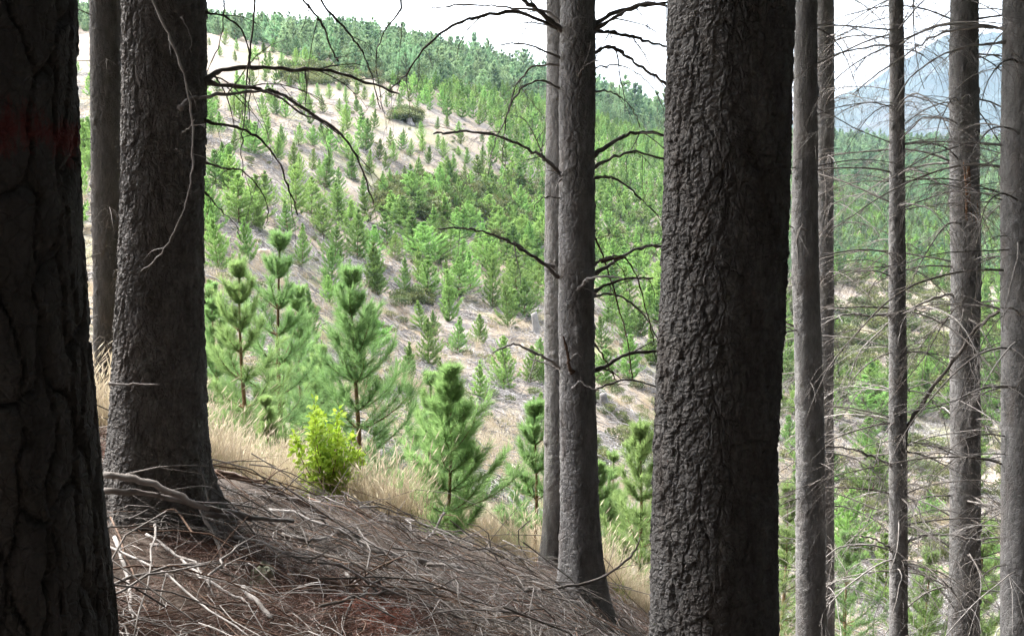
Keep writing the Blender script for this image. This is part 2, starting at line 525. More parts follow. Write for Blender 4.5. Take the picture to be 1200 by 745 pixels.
gcol = mixc(nt, ga.outputs["Fac"], hill_c, r_l.outputs[0])
fa = N(nt, "ShaderNodeAttribute"); fa.attribute_name = "woods"
gcol = mixc(nt, fa.outputs["Fac"], gcol, (0.075, 0.115, 0.045))
nt.links.new(gcol, b.inputs["Base Color"])
bp = N(nt, "ShaderNodeBump"); bp.inputs["Strength"].default_value = 0.8; bp.inputs["Distance"].default_value = 0.05
nt.links.new(n_l.outputs[0], bp.inputs["Height"]); nt.links.new(bp.outputs[0], b.inputs["Normal"])
M_GROUND = mg

mm, nt, b = new_mat("mountain_rock", 0.95, 0.05)
n1 = noise_node(nt, mapped(nt, (0.004, 0.004, 0.008)), 1.0, 8, 0.7)
r1 = ramp(nt, [(0.35, (0.022, 0.034, 0.022)), (0.55, (0.040, 0.050, 0.034)), (0.68, (0.10, 0.095, 0.085))])
nt.links.new(n1.outputs[0], r1.inputs[0]); nt.links.new(r1.outputs[0], b.inputs["Base Color"])
M_MOUNTAIN = mm

# ------------------------------------------------------------------ ground sheet
th_f = np.radians(np.concatenate([np.arange(-180, -40, 5.0), np.arange(-40, 40.01, 0.25), np.arange(45, 180, 5.0)]))
r_f = np.concatenate([np.exp(np.linspace(math.log(0.5), math.log(16), 130)), np.exp(np.linspace(math.log(16.4), math.log(420), 190)), np.exp(np.linspace(math.log(450), math.log(5000), 24))])
TH, RR = np.meshgrid(th_f, r_f)
GX, GY = np.sin(TH) * RR, np.cos(TH) * RR
GZ = ground_z(GX, GY)
nt_, nr_ = len(th_f), len(r_f)
V = np.stack([GX, GY, GZ], -1).reshape(-1, 3)
V = np.concatenate([V, [[0, 0, float(ground_z(0.01, 0.3))]]])
i = np.arange(nr_ - 1)[:, None] * nt_; k = np.arange(nt_)[None, :]; k2 = (k + 1) % nt_
Q = np.stack([i + k, i + nt_ + k, i + nt_ + k2, i + k2], -1).reshape(-1, 4)
c = len(V) - 1
kk = np.arange(nt_)
TR = np.stack([np.full(nt_, c), kk, (kk + 1) % nt_], -1)
mb = MB(); mb.add(V, Q, TR)

def litter_mask(x, y):
    """the strip of forest floor under the mature stand: right up to the edge of the shoulder"""
    r = np.hypot(x, y)
    a = np.degrees(np.arctan2(x, y))
    edge = np.interp(a, [-180, -60, -27, -16, -5, 5, 12, 20, 40, 90, 180], [60, 9, 7.2, 6.6, 8.2, 9.4, 11.5, 13, 18, 40, 60])
    return np.clip((edge + 1.2 * fbm2(x * 0.9, y * 0.9, 12.0) - r) / 0.9, 0, 1)

me = mb.mesh("ground", [M_GROUND], True)
lit = litter_mask(V[:, 0], V[:, 1])
pu, pv, pz = project(V)
woods = np.clip((np.hypot(V[:, 0], V[:, 1]) - 230) / 120, 0, 1)
for nm, arr in (("litter", lit), ("woods", woods)):
    at = me.attributes.new(nm, 'FLOAT', 'POINT'); at.data.foreach_set("value", arr.astype(np.float32))
tag(link("ground", me), "forest floor falling away to a cleared hillside of dry pinkish litter and grass", kind="structure")

# ------------------------------------------------------------------ far mountains
mb = MB()
ta = np.radians(np.linspace(-75, 75, 260)); ys = np.linspace(0, 1, 46)
TA, YS = np.meshgrid(ta, ys)
RM = 2700 + 1700 * YS
prof = np.interp(np.degrees(TA), [-75, -20, 5, 14, 17.5, 20.5, 22.5, 25, 30, 45, 75], [300, 260, 300, 330, 420, 520, 585, 610, 600, 540, 500])
MX, MY = np.sin(TA) * RM, np.cos(TA) * RM
ridge = 1 - np.abs(fbm2(MX / 700, MY / 700, 21.0, 6)) * 1.7
hump = np.sin(np.clip(YS * 1.25, 0, 1) * math.pi / 2) ** 1.2
MZ = -30 + prof * hump * (0.72 + 0.28 * ridge) + 60 * fbm2(MX / 300, MY / 300, 3.0, 5) * hump
MZ = np.where(YS > 0.85, MZ - (YS - 0.85) * 1200, MZ)
n1_, n0_ = TA.shape
i = np.arange(n1_ - 1)[:, None] * n0_; k = np.arange(n0_ - 1)[None, :]
mb.add(np.stack([MX, MY, MZ], -1).reshape(-1, 3), np.stack([i + k, i + k + 1, i + n0_ + k + 1, i + n0_ + k], -1).reshape(-1, 4))
tag(link("mountain", mb.mesh("mountain", [M_MOUNTAIN])), "blue hazy mountain range far beyond the valley", kind="structure")

# ------------------------------------------------------------------ mature pine trunks
def voronoi(gx, gy, nx, seed, jit=0.85):
    ix, iy = np.floor(gx), np.floor(gy)
    f1 = np.full(gx.shape, 9.0); f2 = f1.copy(); cid = np.zeros(gx.shape); loc = np.zeros(gx.shape)
    for dx in (-1, 0, 1):
        for dy in (-1, 0, 1):
            cx, cyy = ix + dx, iy + dy
            hx = np.mod(cx, nx)
            px = cx + 0.5 + jit * (hash2(hx, cyy, seed) - 0.5)
            py = cyy + 0.5 + jit * (hash2(hx, cyy, seed + 5) - 0.5) + 0.5 * np.mod(hx, 2)
            d = np.hypot(gx - px, gy - py)
            new1 = d < f1
            f2 = np.where(new1, f1, np.minimum(f2, d))
            cid = np.where(new1, hash2(hx, cyy, seed + 9), cid)
            loc = np.where(new1, (gy - py) + 0.9 * (gx - px) * (hash2(hx, cyy, seed + 13) - 0.5), loc)
            f1 = np.where(new1, d, f1)
    voronoi.tilt = loc
    return f1, f2, cid

def bark_relief(s, h, circ, style, seed):
    """radial relief in metres; s = 0..1 round the trunk, h = height in metres"""
    a = s * 2 * math.pi
    R = circ / (2 * math.pi)
    cx, cyy = np.cos(a) * R, np.sin(a) * R
    wx = noise3(cx * 14, cyy * 14, h * 7, seed) + 0.5 * noise3(cx * 34, cyy * 34, h * 20, seed + 1)
    wy = noise3(cx * 11, cyy * 11, h * 9, seed + 2)
    fine = noise3(cx * 60, cyy * 60, h * 150, seed + 3) + 0.8 * noise3(cx * 130, cyy * 130, h * 230, seed + 4)
    def edge(f1, f2, w):
        return np.clip((f2 - f1) / w, 0, 1)
    if style == 'fissured':
        nx = max(5, round(circ / 0.062))
        f1, f2, cid = voronoi(s * nx + wx * 0.75, h / 0.34 + wy * 0.6, nx, seed)
        crack = edge(f1, f2, 0.17) ** 0.8
        nx3 = round(circ / 0.03)
        e1, e2, cid3 = voronoi(s * nx3 + wx * 1.1, h / 0.05 + wy * 1.3, nx3, seed + 40)
        c3 = edge(e1, e2, 0.10) * 1.0
        nx2 = round(circ / 0.016)
        g1, g2, cid2 = voronoi(s * nx2 + wx * 1.2, h / 0.012 + wy * 2, nx2, seed + 20)
        return 0.024 * (crack - 1) + 0.0022 * (c3 - 1) + 0.0022 * cid3 + 0.0016 * cid2 + 0.0026 * fine + 0.012 * noise3(cx * 5, cyy * 5, h * 2, seed + 6)
    if style == 'plated':
        nx = max(6, round(circ / 0.030))
        f1, f2, cid = voronoi(s * nx + wx * 0.72, h / 0.085 + wy * 0.7, nx, seed)
        tilt = np.clip(voronoi.tilt, -0.7, 0.7)
        crack = edge(f1, f2, 0.20) ** 0.8
        nxv = round(circ / 0.060)
        b1, b2, _c = voronoi(s * nxv + wx * 0.9, h / 0.42 + wy * 0.8, nxv, seed + 60)
        fis = edge(b1, b2, 0.10) ** 0.7
        open_ = np.clip(0.55 + 1.6 * noise3(cx * 9, cyy * 9, h * 4.0, seed + 8), 0.10, 1)
        nx2 = round(circ / 0.019)
        g1, g2, cid2 = voronoi(s * nx2 + wx * 0.8, h / 0.017 + wy * 1.5, nx2, seed + 20)
        tilt2 = np.clip(voronoi.tilt, -0.7, 0.7)
        c2 = edge(g1, g2, 0.22)
        return 0.0078 * open_ * (crack - 1) + 0.0095 * (fis - 1) * np.clip(open_ + 0.4, 0, 1) + 0.0042 * (cid - 0.5) + 0.0022 * (cid2 - 0.5) - 0.0044 * tilt - 0.0022 * tilt2 + 0.0018 * (c2 - 1) + 0.0036 * fine + 0.010 * noise3(cx * 6, cyy * 6, h * 2.5, seed + 6)
    nx = max(6, round(circ / 0.040))
    f1, f2, cid = voronoi(s * nx + wx * 1.0, h / 0.075 + wy * 1.0, nx, seed)
    crack = edge(f1, f2, 0.22)
    op = np.clip(0.55 + 1.6 * noise3(cx * 8, cyy * 8, h * 3, seed + 8), 0.05, 1)
    ring = noise3(cx * 3, cyy * 3, h * 22, seed + 12)
    knots = np.clip(noise3(cx * 16, cyy * 16, h * 13, seed + 14) - 0.33, 0, 1)
    return 0.0085 * op * (crack - 1) + 0.0040 * (cid - 0.5) + 0.0040 * fine + 0.003 * ring + 0.10 * knots + 0.007 * noise3(cx * 6, cyy * 6, h * 2.2, seed + 6)

class Tree:
    pass

def mature_tree(y, prof, style, mat, label, seed, ds, dh, top=13.0, flare=0.35):
    """prof: (row, column, width) of the photographed trunk, at depth y"""
    t = Tree()
    prof = sorted(prof)
    vv = np.array([p[0] for p in prof], float)
    P = np.array([unproject(p[1], p[0], y) for p in prof])
    rad = np.array([p[2] * 0.5 / F * y for p in prof])
    o = np.argsort(P[:, 2]); zz, xx, rr = P[o, 2], P[o, 0], rad[o]
    lean = (xx[-1] - xx[0]) / (zz[-1] - zz[0])
    zb = float(ground_z(xx[0], y))
    x_b = xx[0] + lean * min(0, zb - zz[0])
    zb = float(ground_z(x_b, y))
    def cx(z):
        z = np.asarray(z, float)
        x = np.interp(z, zz, xx)
        x = np.where(z < zz[0], xx[0] + lean * (z - zz[0]), x)
        return np.where(z > zz[-1], xx[-1] + lean * 0.6 * (z - zz[-1]), x)
    def cr(z):
        z = np.asarray(z, float)
        r = np.interp(z, zz, rr)
        r = np.where(z < zz[0], rr[0] * (1 + 0.04 * (zz[0] - z)), r)
        r = np.where(z > zz[-1], rr[-1] * np.clip(1 - (z - zz[-1]) / (top + 5), 0.1, 1), r)
        return r * (1 + flare * np.exp(-np.maximum(z - zb, -0.3) / 0.22))
    zt_vis = unproject(600, -25, y)[2]
    z_lo = max(zb - 0.35, unproject(600, 790, y)[2] - 0.1)
    hs_ = [np.arange(z_lo, zt_vis, dh)]
    if z_lo > zb - 0.3:
        hs_.insert(0, np.arange(zb - 0.35, z_lo, 0.03))
    hs_.append(np.arange(zt_vis, zt_vis + top, 0.25))
    h = np.concatenate(hs_)
    R0 = float(cr(0.5 * (z_lo + zt_vis))); circ = 2 * math.pi * R0
    ns = int(circ / ds * 0.62)
    tt = np.arange(ns) / ns
    s = tt + 0.62 * np.sin(2 * math.pi * (tt - 0.25)) / (2 * math.pi)      # more vertices towards the clearing path
    S, Hh = np.meshgrid(s, h)
    rel = bark_relief(S, Hh, circ, style, seed)
    ang = S * 2 * math.pi
    lob = 1 + (0.05 + 0.10 * np.exp(-np.maximum(Hh - zb, 0) / 0.35)) * np.sin(ang * 5 + seed) * np.exp(-np.maximum(Hh - zb, 0) / 0.6) + 0.02 * np.sin(ang * 2 + Hh * 0.7)
    r = cr(Hh) * lob + rel
    X = cx(Hh) + np.cos(ang) * r + 0.012 * noise2(Hh * 1.1, Hh * 0 + seed)
    Yy = y + np.sin(ang) * r
    mb = MB()
    n = len(h)
    i = np.arange(n - 1)[:, None] * ns; k = np.arange(ns)[None, :]; k2 = (k + 1) % ns
    mb.add(np.stack([X, Yy, Hh], -1).reshape(-1, 3), np.stack([i + k, i + k2, i + ns + k2, i + ns + k], -1).reshape(-1, 4))
    base = np.array([float(cx(zb)), y, zb])
    t.root = empty("mature_pine_tree", base)
    tag(t.root, label, "tree", "mature pines at the edge of the stand")
    t.trunk = link("trunk", mb.mesh("trunk", [mat], style == 'scaly', origin=base), t.root)
    t.base, t.y, t.cx, t.cr, t.zb, t.top = base, y, cx, cr, zb, zt_vis + top
    return t

TREES = {}
TREES['T0'] = mature_tree(2.2, [(0, -40, 226), (200, -34, 230), (400, -26, 242), (600, -14, 254), (745, -6, 264)], 'fissured', M_BARK_PAINT,
    "huge dark fissured pine trunk with a faded red paint band", 11, 0.0042, 0.0048, flare=0.15)
TREES['T1'] = mature_tree(9.0, [(0, 125, 36), (440, 130, 38), (620, 132, 42)], 'scaly', M_BARK_SHADE,
    "slender grey pine trunk squeezed between the painted trunk and the broad plated trunk", 13, 0.011, 0.013)
TREES['T2'] = mature_tree(4.4, [(0, 194, 90), (250, 190, 93), (450, 187, 103), (560, 186, 108), (640, 190, 116)], 'plated', M_BARK_NEAR,
    "broad dark pine trunk flaring into branch litter, long dead boughs arching from it", 17, 0.0047, 0.0052, flare=0.34)
TREES['T3'] = mature_tree(8.5, [(0, 661, 40), (400, 659, 42), (600, 659, 44), (690, 657, 48)], 'scaly', M_BARK_MID,
    "pale grey pine trunk half hidden behind a thicker trunk with dead boughs on both sides", 19, 0.010, 0.012, flare=0.25)
TREES['T4'] = mature_tree(6.5, [(0, 676, 40), (250, 676, 42), (450, 677, 43), (600, 680, 47), (745, 685, 60)], 'scaly', M_BARK_MID,
    "grey pine trunk with bare curved dead boughs on both sides", 23, 0.0055, 0.0068, flare=0.32)
TREES['T5'] = mature_tree(3.4, [(0, 856, 140), (300, 849, 143), (550, 840, 147), (745, 835, 154)], 'plated', M_BARK_NEAR,
    "thick dark pine trunk with flaky plated bark and no boughs", 29, 0.0044, 0.0048, flare=0.2)
TREES['T6'] = mature_tree(9.0, [(0, 945, 24), (250, 943, 30), (450, 948, 33), (745, 951, 37)], 'scaly', M_BARK_MID,
    "straight grey pine trunk standing right in front of a thinner trunk, with broken stubs", 31, 0.011, 0.014)
TREES['T7'] = mature_tree(12.0, [(0, 965, 24), (250, 966, 22), (745, 967, 22)], 'scaly', M_BARK_MID,
    "thin pine trunk almost covered by the straight grey trunk before it", 37, 0.012, 0.014)
TREES['T8'] = mature_tree(9.5, [(0, 1050, 16), (250, 1051, 18), (500, 1052, 22), (745, 1053, 22)], 'scaly', M_BARK_MID,
    "thinnest pine trunk, bristling with long dead twigs and a leaning broken bough", 41, 0.011, 0.014)
TREES['T9'] = mature_tree(10.0, [(0, 1130, 30), (250, 1131, 33), (500, 1131, 35), (745, 1130, 37)], 'scaly', M_BARK_MID,
    "grey pine trunk with a strip of torn reddish bark, dead twigs around it", 43, 0.011, 0.014)
TREES['T10'] = mature_tree(8.0, [(0, 1201, 46), (250, 1198, 48), (500, 1199, 50), (745, 1200, 54)], 'scaly', M_BARK_MID,
    "sturdy grey pine trunk to the right of the one with torn bark", 47, 0.010, 0.013)

# ---- dead boughs -------------------------------------------------
def sub_twig(mb, p, d, L, r, rng, mat, depth=0, sag=0.5, sides=3):
    n = 5
    pts = [p]; d = d / np.linalg.norm(d)
    for i in range(n):
        d = d + np.array([rng.normal(0, 0.10), rng.normal(0, 0.10), -sag * (i + 1) / n * 0.35 + rng.normal(0, 0.07)])
        d /= np.linalg.norm(d)
        pts.append(pts[-1] + d * L / n)
    pts = np.array(pts)
    mb.tube(pts, np.linspace(r, r * 0.35, n + 1), sides, mat, False)
    if depth > 0:
        for k in range(rng.integers(1, 4)):
            j = rng.integers(1, n)
            dd = (pts[j + 1] - pts[j]); dd /= np.linalg.norm(dd)
            dd = dd + rng.normal(0, 0.6, 3); 
            sub_twig(mb, pts[j], dd, L * rng.uniform(0.3, 0.55), r * 0.55, rng, mat, depth - 1, sag, sides)

def bough_px(tree, px, w0, w1, dy=0.0, mat=None, twigs=3, seed=0, tw_len=0.35, front=0.0):
    """a dead bough that leaves the trunk and passes through the given photo points while its depth changes by dy"""
    rng = np.random.default_rng(seed + 100)
    n = len(px)
    y0 = tree.y - front
    P = np.array([unproject(u, v, y0 + dy * i / max(n - 1, 1)) for i, (u, v) in enumerate(px)])
    L = smooth_line(P, 5)
    m = len(L)
    k = np.linspace(0, 1, m)
    L[1:-1] += rng.normal(0, 0.0028 * tree.y / 5, (m - 2, 3))
    rad = (w0 + (w1 - w0) * k ** 0.8) * 0.5 / F * tree.y
    rad = 0.86 * rad * (1 + 0.16 * rng.normal(0, 1, m))
    twigs = int(twigs * 1.7)
    rad[0] *= 1.7; rad[1] *= 1.35; rad[2] *= 1.12
    mb = MB()
    mb.tube(L, rad, 7)
    for _ in range(twigs):
        j = rng.integers(2, m - 1)
        d = L[min(j + 1, m - 1)] - L[j - 1]; d /= np.linalg.norm(d)
        d = d * 0.7 + np.array([rng.normal(0, 0.5), rng.normal(0, 0.6), rng.normal(-0.15, 0.5)])
        sub_twig(mb, L[j], d, tw_len * rng.uniform(0.5, 1.4), max(rad[j] * 0.45, 0.0015), rng, 0, 1, 0.6)
    return link("dead_branch", mb.mesh("dead_branch", [mat or M_TWIG], True, origin=tree.base), tree.root)

M_DK = wood_mat("dead_bough_dark", (0.050, 0.042, 0.037), (0.13, 0.115, 0.105))
t2, t4 = TREES['T2'], TREES['T4']
sd_ = 0
for px, w0, w1, dy, mt, tw in [
    ([(236, 98), (255, 85), (290, 79), (340, 82), (380, 82), (420, 93), (468, 110)], 9, 3, 0.5, M_DK, 5),
    ([(236, 97), (270, 100), (310, 106), (335, 113), (375, 139), (405, 163), (425, 200), (438, 238)], 7, 2, 0.3, M_DK, 5),
    ([(236, 142), (270, 147), (300, 160), (325, 187), (340, 225), (349, 252)], 4.5, 1.6, -0.1, M_DK, 2),
    ([(236, 189), (265, 198), (282, 200), (300, 215), (313, 240), (312, 262)], 3.2, 1.2, 0.1, M_DK, 2),
    ([(234, -55), (262, -45), (292, -20), (298, 20), (291, 75), (287, 130), (284, 165), (284, 206)], 4, 1.3, 0.2, M_DK, 3),
    ([(236, 14), (262, 19), (282, 34), (291, 57), (293, 90), (292, 145)], 3.4, 1.2, 0.1, M_DK, 2),
    ([(236, -45), (257, -30), (262, 10), (257, 50), (243, 84)], 3.0, 1.2, 0.0, M_DK, 1),
    ([(236, -70), (290, -60), (340, -15), (365, 12), (378, 30), (388, 55), (396, 72)], 5, 2.2, 0.5, M_DK, 2),
    ([(236, -80), (300, -75), (360, -20), (390, 20), (408, 38), (425, 62), (437, 92), (446, 128)], 5, 1.6, 0.6, M_DK, 2),
    ([(234, -90), (330, -100), (420, -60), (470, 0), (450, 38), (441, 70), (448, 130)], 5, 1.2, 0.8, M_DK, 3),
    ([(240, 225), (256, 243), (275, 262), (282, 280)], 2.4, 1.0, 0.1, M_DK, 1)]:
    sd_ += 1
    bough_px(t2, px, w0, w1, dy, mt, tw, sd_, 0.28)
bough_px(t2, [(211, 127), (222, 116), (245, 113), (300, 107), (325, 113), (350, 131), (375, 142), (398, 158)], 5.5, 2, 0.3, M_TWIG_PALE, 3, 30, 0.25, front=0.23)
bough_px(t2, [(170, -20), (190, 25), (205, 60), (217, 95), (225, 140), (226, 190), (220, 230), (205, 270), (184, 302), (165, 318)], 4.2, 1.4, 0.0, M_TWIG_PALE, 4, 31, 0.12, front=0.26)
bough_px(t2, [(128, 449), (150, 449.5), (187, 451)], 3.2, 2, -0.02, M_TWIG_PALE, 0, 32, front=0.26)
bough_px(t2, [(205, 175), (210, 177), (214, 185)], 2.5, 1.5, 0.0, M_TWIG_PALE, 0, 33, front=0.23)
bough_px(t2, [(212, 20), (222, 38), (224, 62)], 1.6, 1.0, 0.0, M_TWIG_PALE, 0, 34, front=0.22)
bough_px(t2, [(214, 155), (222, 150), (228, 140)], 1.8, 1.0, -0.05, M_TWIG_PALE, 1, 35, 0.1, front=0.22)
for px, w0, w1, dy, mt, tw in [
    ([(664, 42), (640, 20), (620, 5), (596, -10)], 8, 5, -0.3, M_TWIG, 2),
    ([(662, 40), (640, 27), (600, 13), (560, 20), (536, 28), (502, 52), (475, 87), (457, 106)], 6, 1.8, -0.5, M_TWIG, 6),
    ([(662, 34), (640, 13), (600, 10), (560, 6), (520, 8), (500, 12)], 4, 1.5, 0.4, M_TWIG, 3),
    ([(662, 70), (640, 60), (620, 53), (600, 51), (586, 53)], 3.4, 1.5, -0.2, M_TWIG, 0),
    ([(664, 109), (645, 98), (630, 94), (612, 103), (600, 120), (590, 145), (579, 170), (572, 205)], 3.6, 1.2, -0.3, M_TWIG, 3),
    ([(662, 76), (640, 76), (622, 80), (608, 96), (598, 120), (592, 150), (588, 190)], 3.4, 1.2, 0.2, M_TWIG, 3),
    ([(666, 214), (655, 202), (640, 188), (628, 180), (600, 165), (560, 155), (530, 155), (508, 157)], 6.5, 2.4, -0.4, M_TWIG, 5),
    ([(664, 334), (650, 320), (632, 305), (610, 292), (590, 280), (560, 270), (540, 267), (513, 268)], 6.5, 2.0, -0.3, M_TWIG, 3),
    ([(650, 313), (628, 303), (612, 290), (598, 284), (594, 283)], 4, 3, -0.1, M_TWIG, 1),
    ([(660, 434), (640, 420), (625, 412), (605, 404), (590, 407), (577, 413)], 4.5, 2.2, -0.3, M_TWIG_PALE, 2),
    ([(660, 437), (648, 428), (634, 424), (620, 420)], 3, 1.5, 0.2, M_TWIG, 1),
    ([(664, 235), (645, 230), (632, 235), (622, 252)], 2.6, 1.2, -0.2, M_TWIG, 1),
    ([(690, 34), (715, 18), (740, 10), (765, 6), (790, 2)], 7, 4, 0.4, M_TWIG, 2),
    ([(690, 38), (715, 24), (735, 12), (760, 4), (785, 8)], 6, 4, -0.2, M_TWIG, 2),
    ([(690, 38), (712, 37), (728, 41), (750, 45), (772, 53), (800, 60)], 6, 3, 0.3, M_TWIG, 3),
    ([(690, 66), (703, 59), (716, 55), (732, 64), (752, 80), (779, 97), (800, 118)], 6, 3.5, 0.3, M_TWIG, 3),
    ([(690, 108), (712, 107), (728, 115), (742, 128), (750, 150)], 3, 1.2, 0.3, M_TWIG, 3),
    ([(690, 84), (705, 78), (730, 78), (755, 92), (770, 110), (778, 130)], 2.6, 1.0, 0.3, M_TWIG, 2),
    ([(692, 184), (715, 169), (735, 158), (758, 155), (785, 160)], 6.5, 4, 0.3, M_TWIG, 2),
    ([(692, 198), (720, 184), (745, 178), (785, 190)], 4.6, 3, 0.4, M_TWIG, 2),
    ([(692, 208), (713, 207), (730, 215), (750, 232), (772, 254)], 4, 2, 0.3, M_TWIG, 2),
    ([(692, 325), (715, 310), (731, 300), (751, 290), (785, 287)], 6.5, 4, 0.4, M_TWIG, 2),
    ([(692, 313), (704, 304), (718, 301), (732, 300)], 5, 3, 0.1, M_TWIG, 1),
    ([(692, 344), (718, 331), (745, 326), (765, 326)], 5, 2.6, 0.3, M_TWIG, 2),
    ([(692, 349), (716, 344), (735, 352), (755, 370), (772, 400)], 4, 2, 0.3, M_TWIG, 2),
    ([(692, 436), (718, 424), (740, 414), (785, 411)], 6, 4, 0.4, M_TWIG, 2),
    ([(692, 460), (715, 449), (740, 445), (774, 455)], 3.4, 2, 0.3, M_TWIG, 2),
    ([(692, 268), (700, 285), (715, 325), (728, 370), (737, 410), (741, 446)], 3.2, 1.2, 0.3, M_TWIG_BROWN, 2),
    ([(705, 306), (733, 303), (748, 330), (758, 365), (766, 400)], 3, 1.4, 0.2, M_TWIG_BROWN, 2),
    ([(692, 395), (705, 415), (716, 435), (724, 448)], 3.2, 1.6, 0.2, M_TWIG_BROWN, 1)]:
    sd_ += 1
    bough_px(t4, px, w0, w1, dy, mt, tw, sd_, 0.32)
bough_px(t4, [(677, 340), (684, 332), (692, 326), (714, 324), (731, 327)], 5, 2.5, -0.15, M_TWIG_PALE, 1, 90, 0.12, front=0.10)
bough_px(t4, [(672, 455), (679, 447), (689, 453), (702, 457)], 4, 1.6, -0.1, M_TWIG_PALE, 1, 91, 0.12, front=0.12)
bough_px(t4, [(672, 437), (666, 427), (665, 412), (660, 394)], 5.5, 3, -0.06, M_TWIG_BROWN, 0, 92, front=0.12)
bough_px(t4, [(668, 422), (676, 414), (682, 420)], 2, 1.2, -0.03, M_TWIG_PALE, 0, 93, front=0.12)
bough_px(t4, [(678, 90), (684, 80), (692, 73), (702, 70)], 3.2, 1.6, -0.1, M_TWIG, 1, 94, 0.2, front=0.10)

def random_boughs(tree, n_whorl, per, z0, z1, Lr, seed, mats, rmax=0.011, twig_n=15, az=None):
    rng = np.random.default_rng(seed)
    for k in range(n_whorl):
        zc = z0 + (z1 - z0) * (k + rng.uniform(0.1, 0.9)) / n_whorl
        for _ in range(rng.integers(per[0], per[1] + 1)):
            a = rng.uniform(0, 2 * math.pi) if az is None else rng.uniform(*az)
            z = zc + rng.normal(0, 0.03)
            L = rng.uniform(*Lr)
            if rng.random() < 0.22: L *= 0.25
            el = rng.uniform(-0.05, 0.55)
            d = np.array([math.cos(a) * math.cos(el), math.sin(a) * math.cos(el), math.sin(el)])
            r0 = float(tree.cr(z)) * 0.9
            p = np.array([float(tree.cx(z)) + math.cos(a) * r0, tree.y + math.sin(a) * r0, z])
            n = max(4, int(L / 0.12))
            pts = [p]; sag = rng.uniform(0.7, 1.7) / n
            wob = rng.normal(0, 0.05, 3)
            for i in range(n):
                d = d + np.array([0, 0, -sag]) + rng.normal(0, 0.055, 3) + wob * 0.35
                d /= np.linalg.norm(d)
                pts.append(pts[-1] + d * L / n)
            pts = np.array(pts)
            ra = rmax * rng.uniform(0.45, 1.0) * min(1, L / 0.9)
            mb = MB()
            rad = np.linspace(ra, ra * 0.28, n + 1)
            mb.tube(pts, rad, 5)
            for _t in range(int(twig_n * min(1, L) * rng.uniform(0.5, 1.4))):
                j = rng.integers(1, n)
                dd = pts[j + 1] - pts[j]; dd /= np.linalg.norm(dd)
                sd2 = np.cross(dd, [0, 0, 1.0]) * rng.choice([-1, 1])
                sub_twig(mb, pts[j], dd * 0.8 + sd2 * rng.uniform(0.4, 1.1) + np.array([0, 0, rng.normal(0, 0.25)]), L * rng.uniform(0.2, 0.5), rad[j] * 0.42, rng, 0, 1, 1.0)
            link("dead_branch", mb.mesh("dead_branch", [mats[rng.integers(len(mats))]], True, origin=tree.base), tree.root)

PAL = [M_TWIG, M_TWIG, M_TWIG_PALE]
for key, nw, per, Lr, rm in (('T6', 10, (2, 4), (0.4, 1.3), 0.008), ('T7', 18, (5, 7), (0.6, 1.9), 0.009), ('T8', 19, (5, 7), (0.8, 2.2), 0.010),
                             ('T9', 20, (5, 7), (0.8, 2.2), 0.011), ('T10', 17, (4, 6), (0.7, 2.2), 0.011), ('T1', 13, (2, 4), (0.2, 0.8), 0.008)):
    tr = TREES[key]
    zlo = max(tr.zb + 0.6, unproject(600, 745, tr.y)[2] + 0.4); zhi = unproject(600, -80, tr.y)[2]
    random_boughs(tr, nw, per, zlo, zhi, Lr, 500 + nw * 7 + int(tr.y * 10), PAL, rm)
t8, t9, t10, t6 = TREES['T8'], TREES['T9'], TREES['T10'], TREES['T6']
bough_px(t8, [(1056, 520), (1064, 498), (1085, 465), (1112, 431), (1139, 391), (1160, 372), (1174, 363)], 7, 4, -0.3, M_TWIG, 2, 120)
bough_px(t10, [(1180, 34), (1160, 32), (1115, 36), (1085, 48), (1060, 66), (1030, 86), (1000, 110)], 4.5, 1.5, 0.4, M_TWIG_PALE, 5, 121)
bough_px(t10, [(1180, 50), (1150, 52), (1115, 60), (1080, 80), (1060, 100), (1050, 118)], 4.0, 1.5, 0.2, M_TWIG_PALE, 4, 122)
bough_px(t9, [(1122, 345), (1100, 347), (1070, 360), (1040, 380), (1010, 410), (995, 440)], 4.2, 1.4, -0.4, M_TWIG_PALE, 5, 123)
bough_px(t8, [(1046, 368), (1020, 370), (1000, 368), (980, 372), (955, 385)], 4.2, 1.8, -0.4, M_TWIG_PALE, 4, 124)
bough_px(t8, [(1046, 545), (1025, 536), (1000, 526), (965, 522), (930, 527), (918, 536)], 4.2, 1.4, -0.5, M_TWIG, 3, 125)
bough_px(t8, [(1056, 640), (1080, 628), (1110, 626), (1145, 632), (1170, 630)], 4.4, 2, -0.3, M_TWIG_PALE, 4, 126)
bough_px(t8, [(1048, 648), (1030, 640), (1000, 638), (975, 645), (958, 665)], 3.2, 1.6, -0.5, M_TWIG_PALE, 2, 127)
bough_px(t8, [(1048, 645), (1030, 634), (1012, 628), (998, 628)], 3.2, 1.6, -0.3, M_TWIG, 1, 128)
bough_px(t8, [(1056, 580), (1070, 586), (1082, 610), (1092, 622)], 3.6, 1.8, -0.4, M_TWIG_PALE, 1, 129)
bough_px(t10, [(1180, 170), (1140, 168), (1100, 178), (1065, 195), (1035, 215)], 3.6, 1.2, 0.3, M_TWIG_PALE, 4, 130)
bough_px(t6, [(946, 270), (937, 268), (934, 285), (936, 315)], 3.2, 1.6, -0.15, M_TWIG_PALE, 1, 131, 0.15, front=0.12)
bough_px(t6, [(948, 568), (965, 562), (985, 555)], 2.6, 1.2, -0.2, M_TWIG_PALE, 1, 132, 0.15, front=0.12)
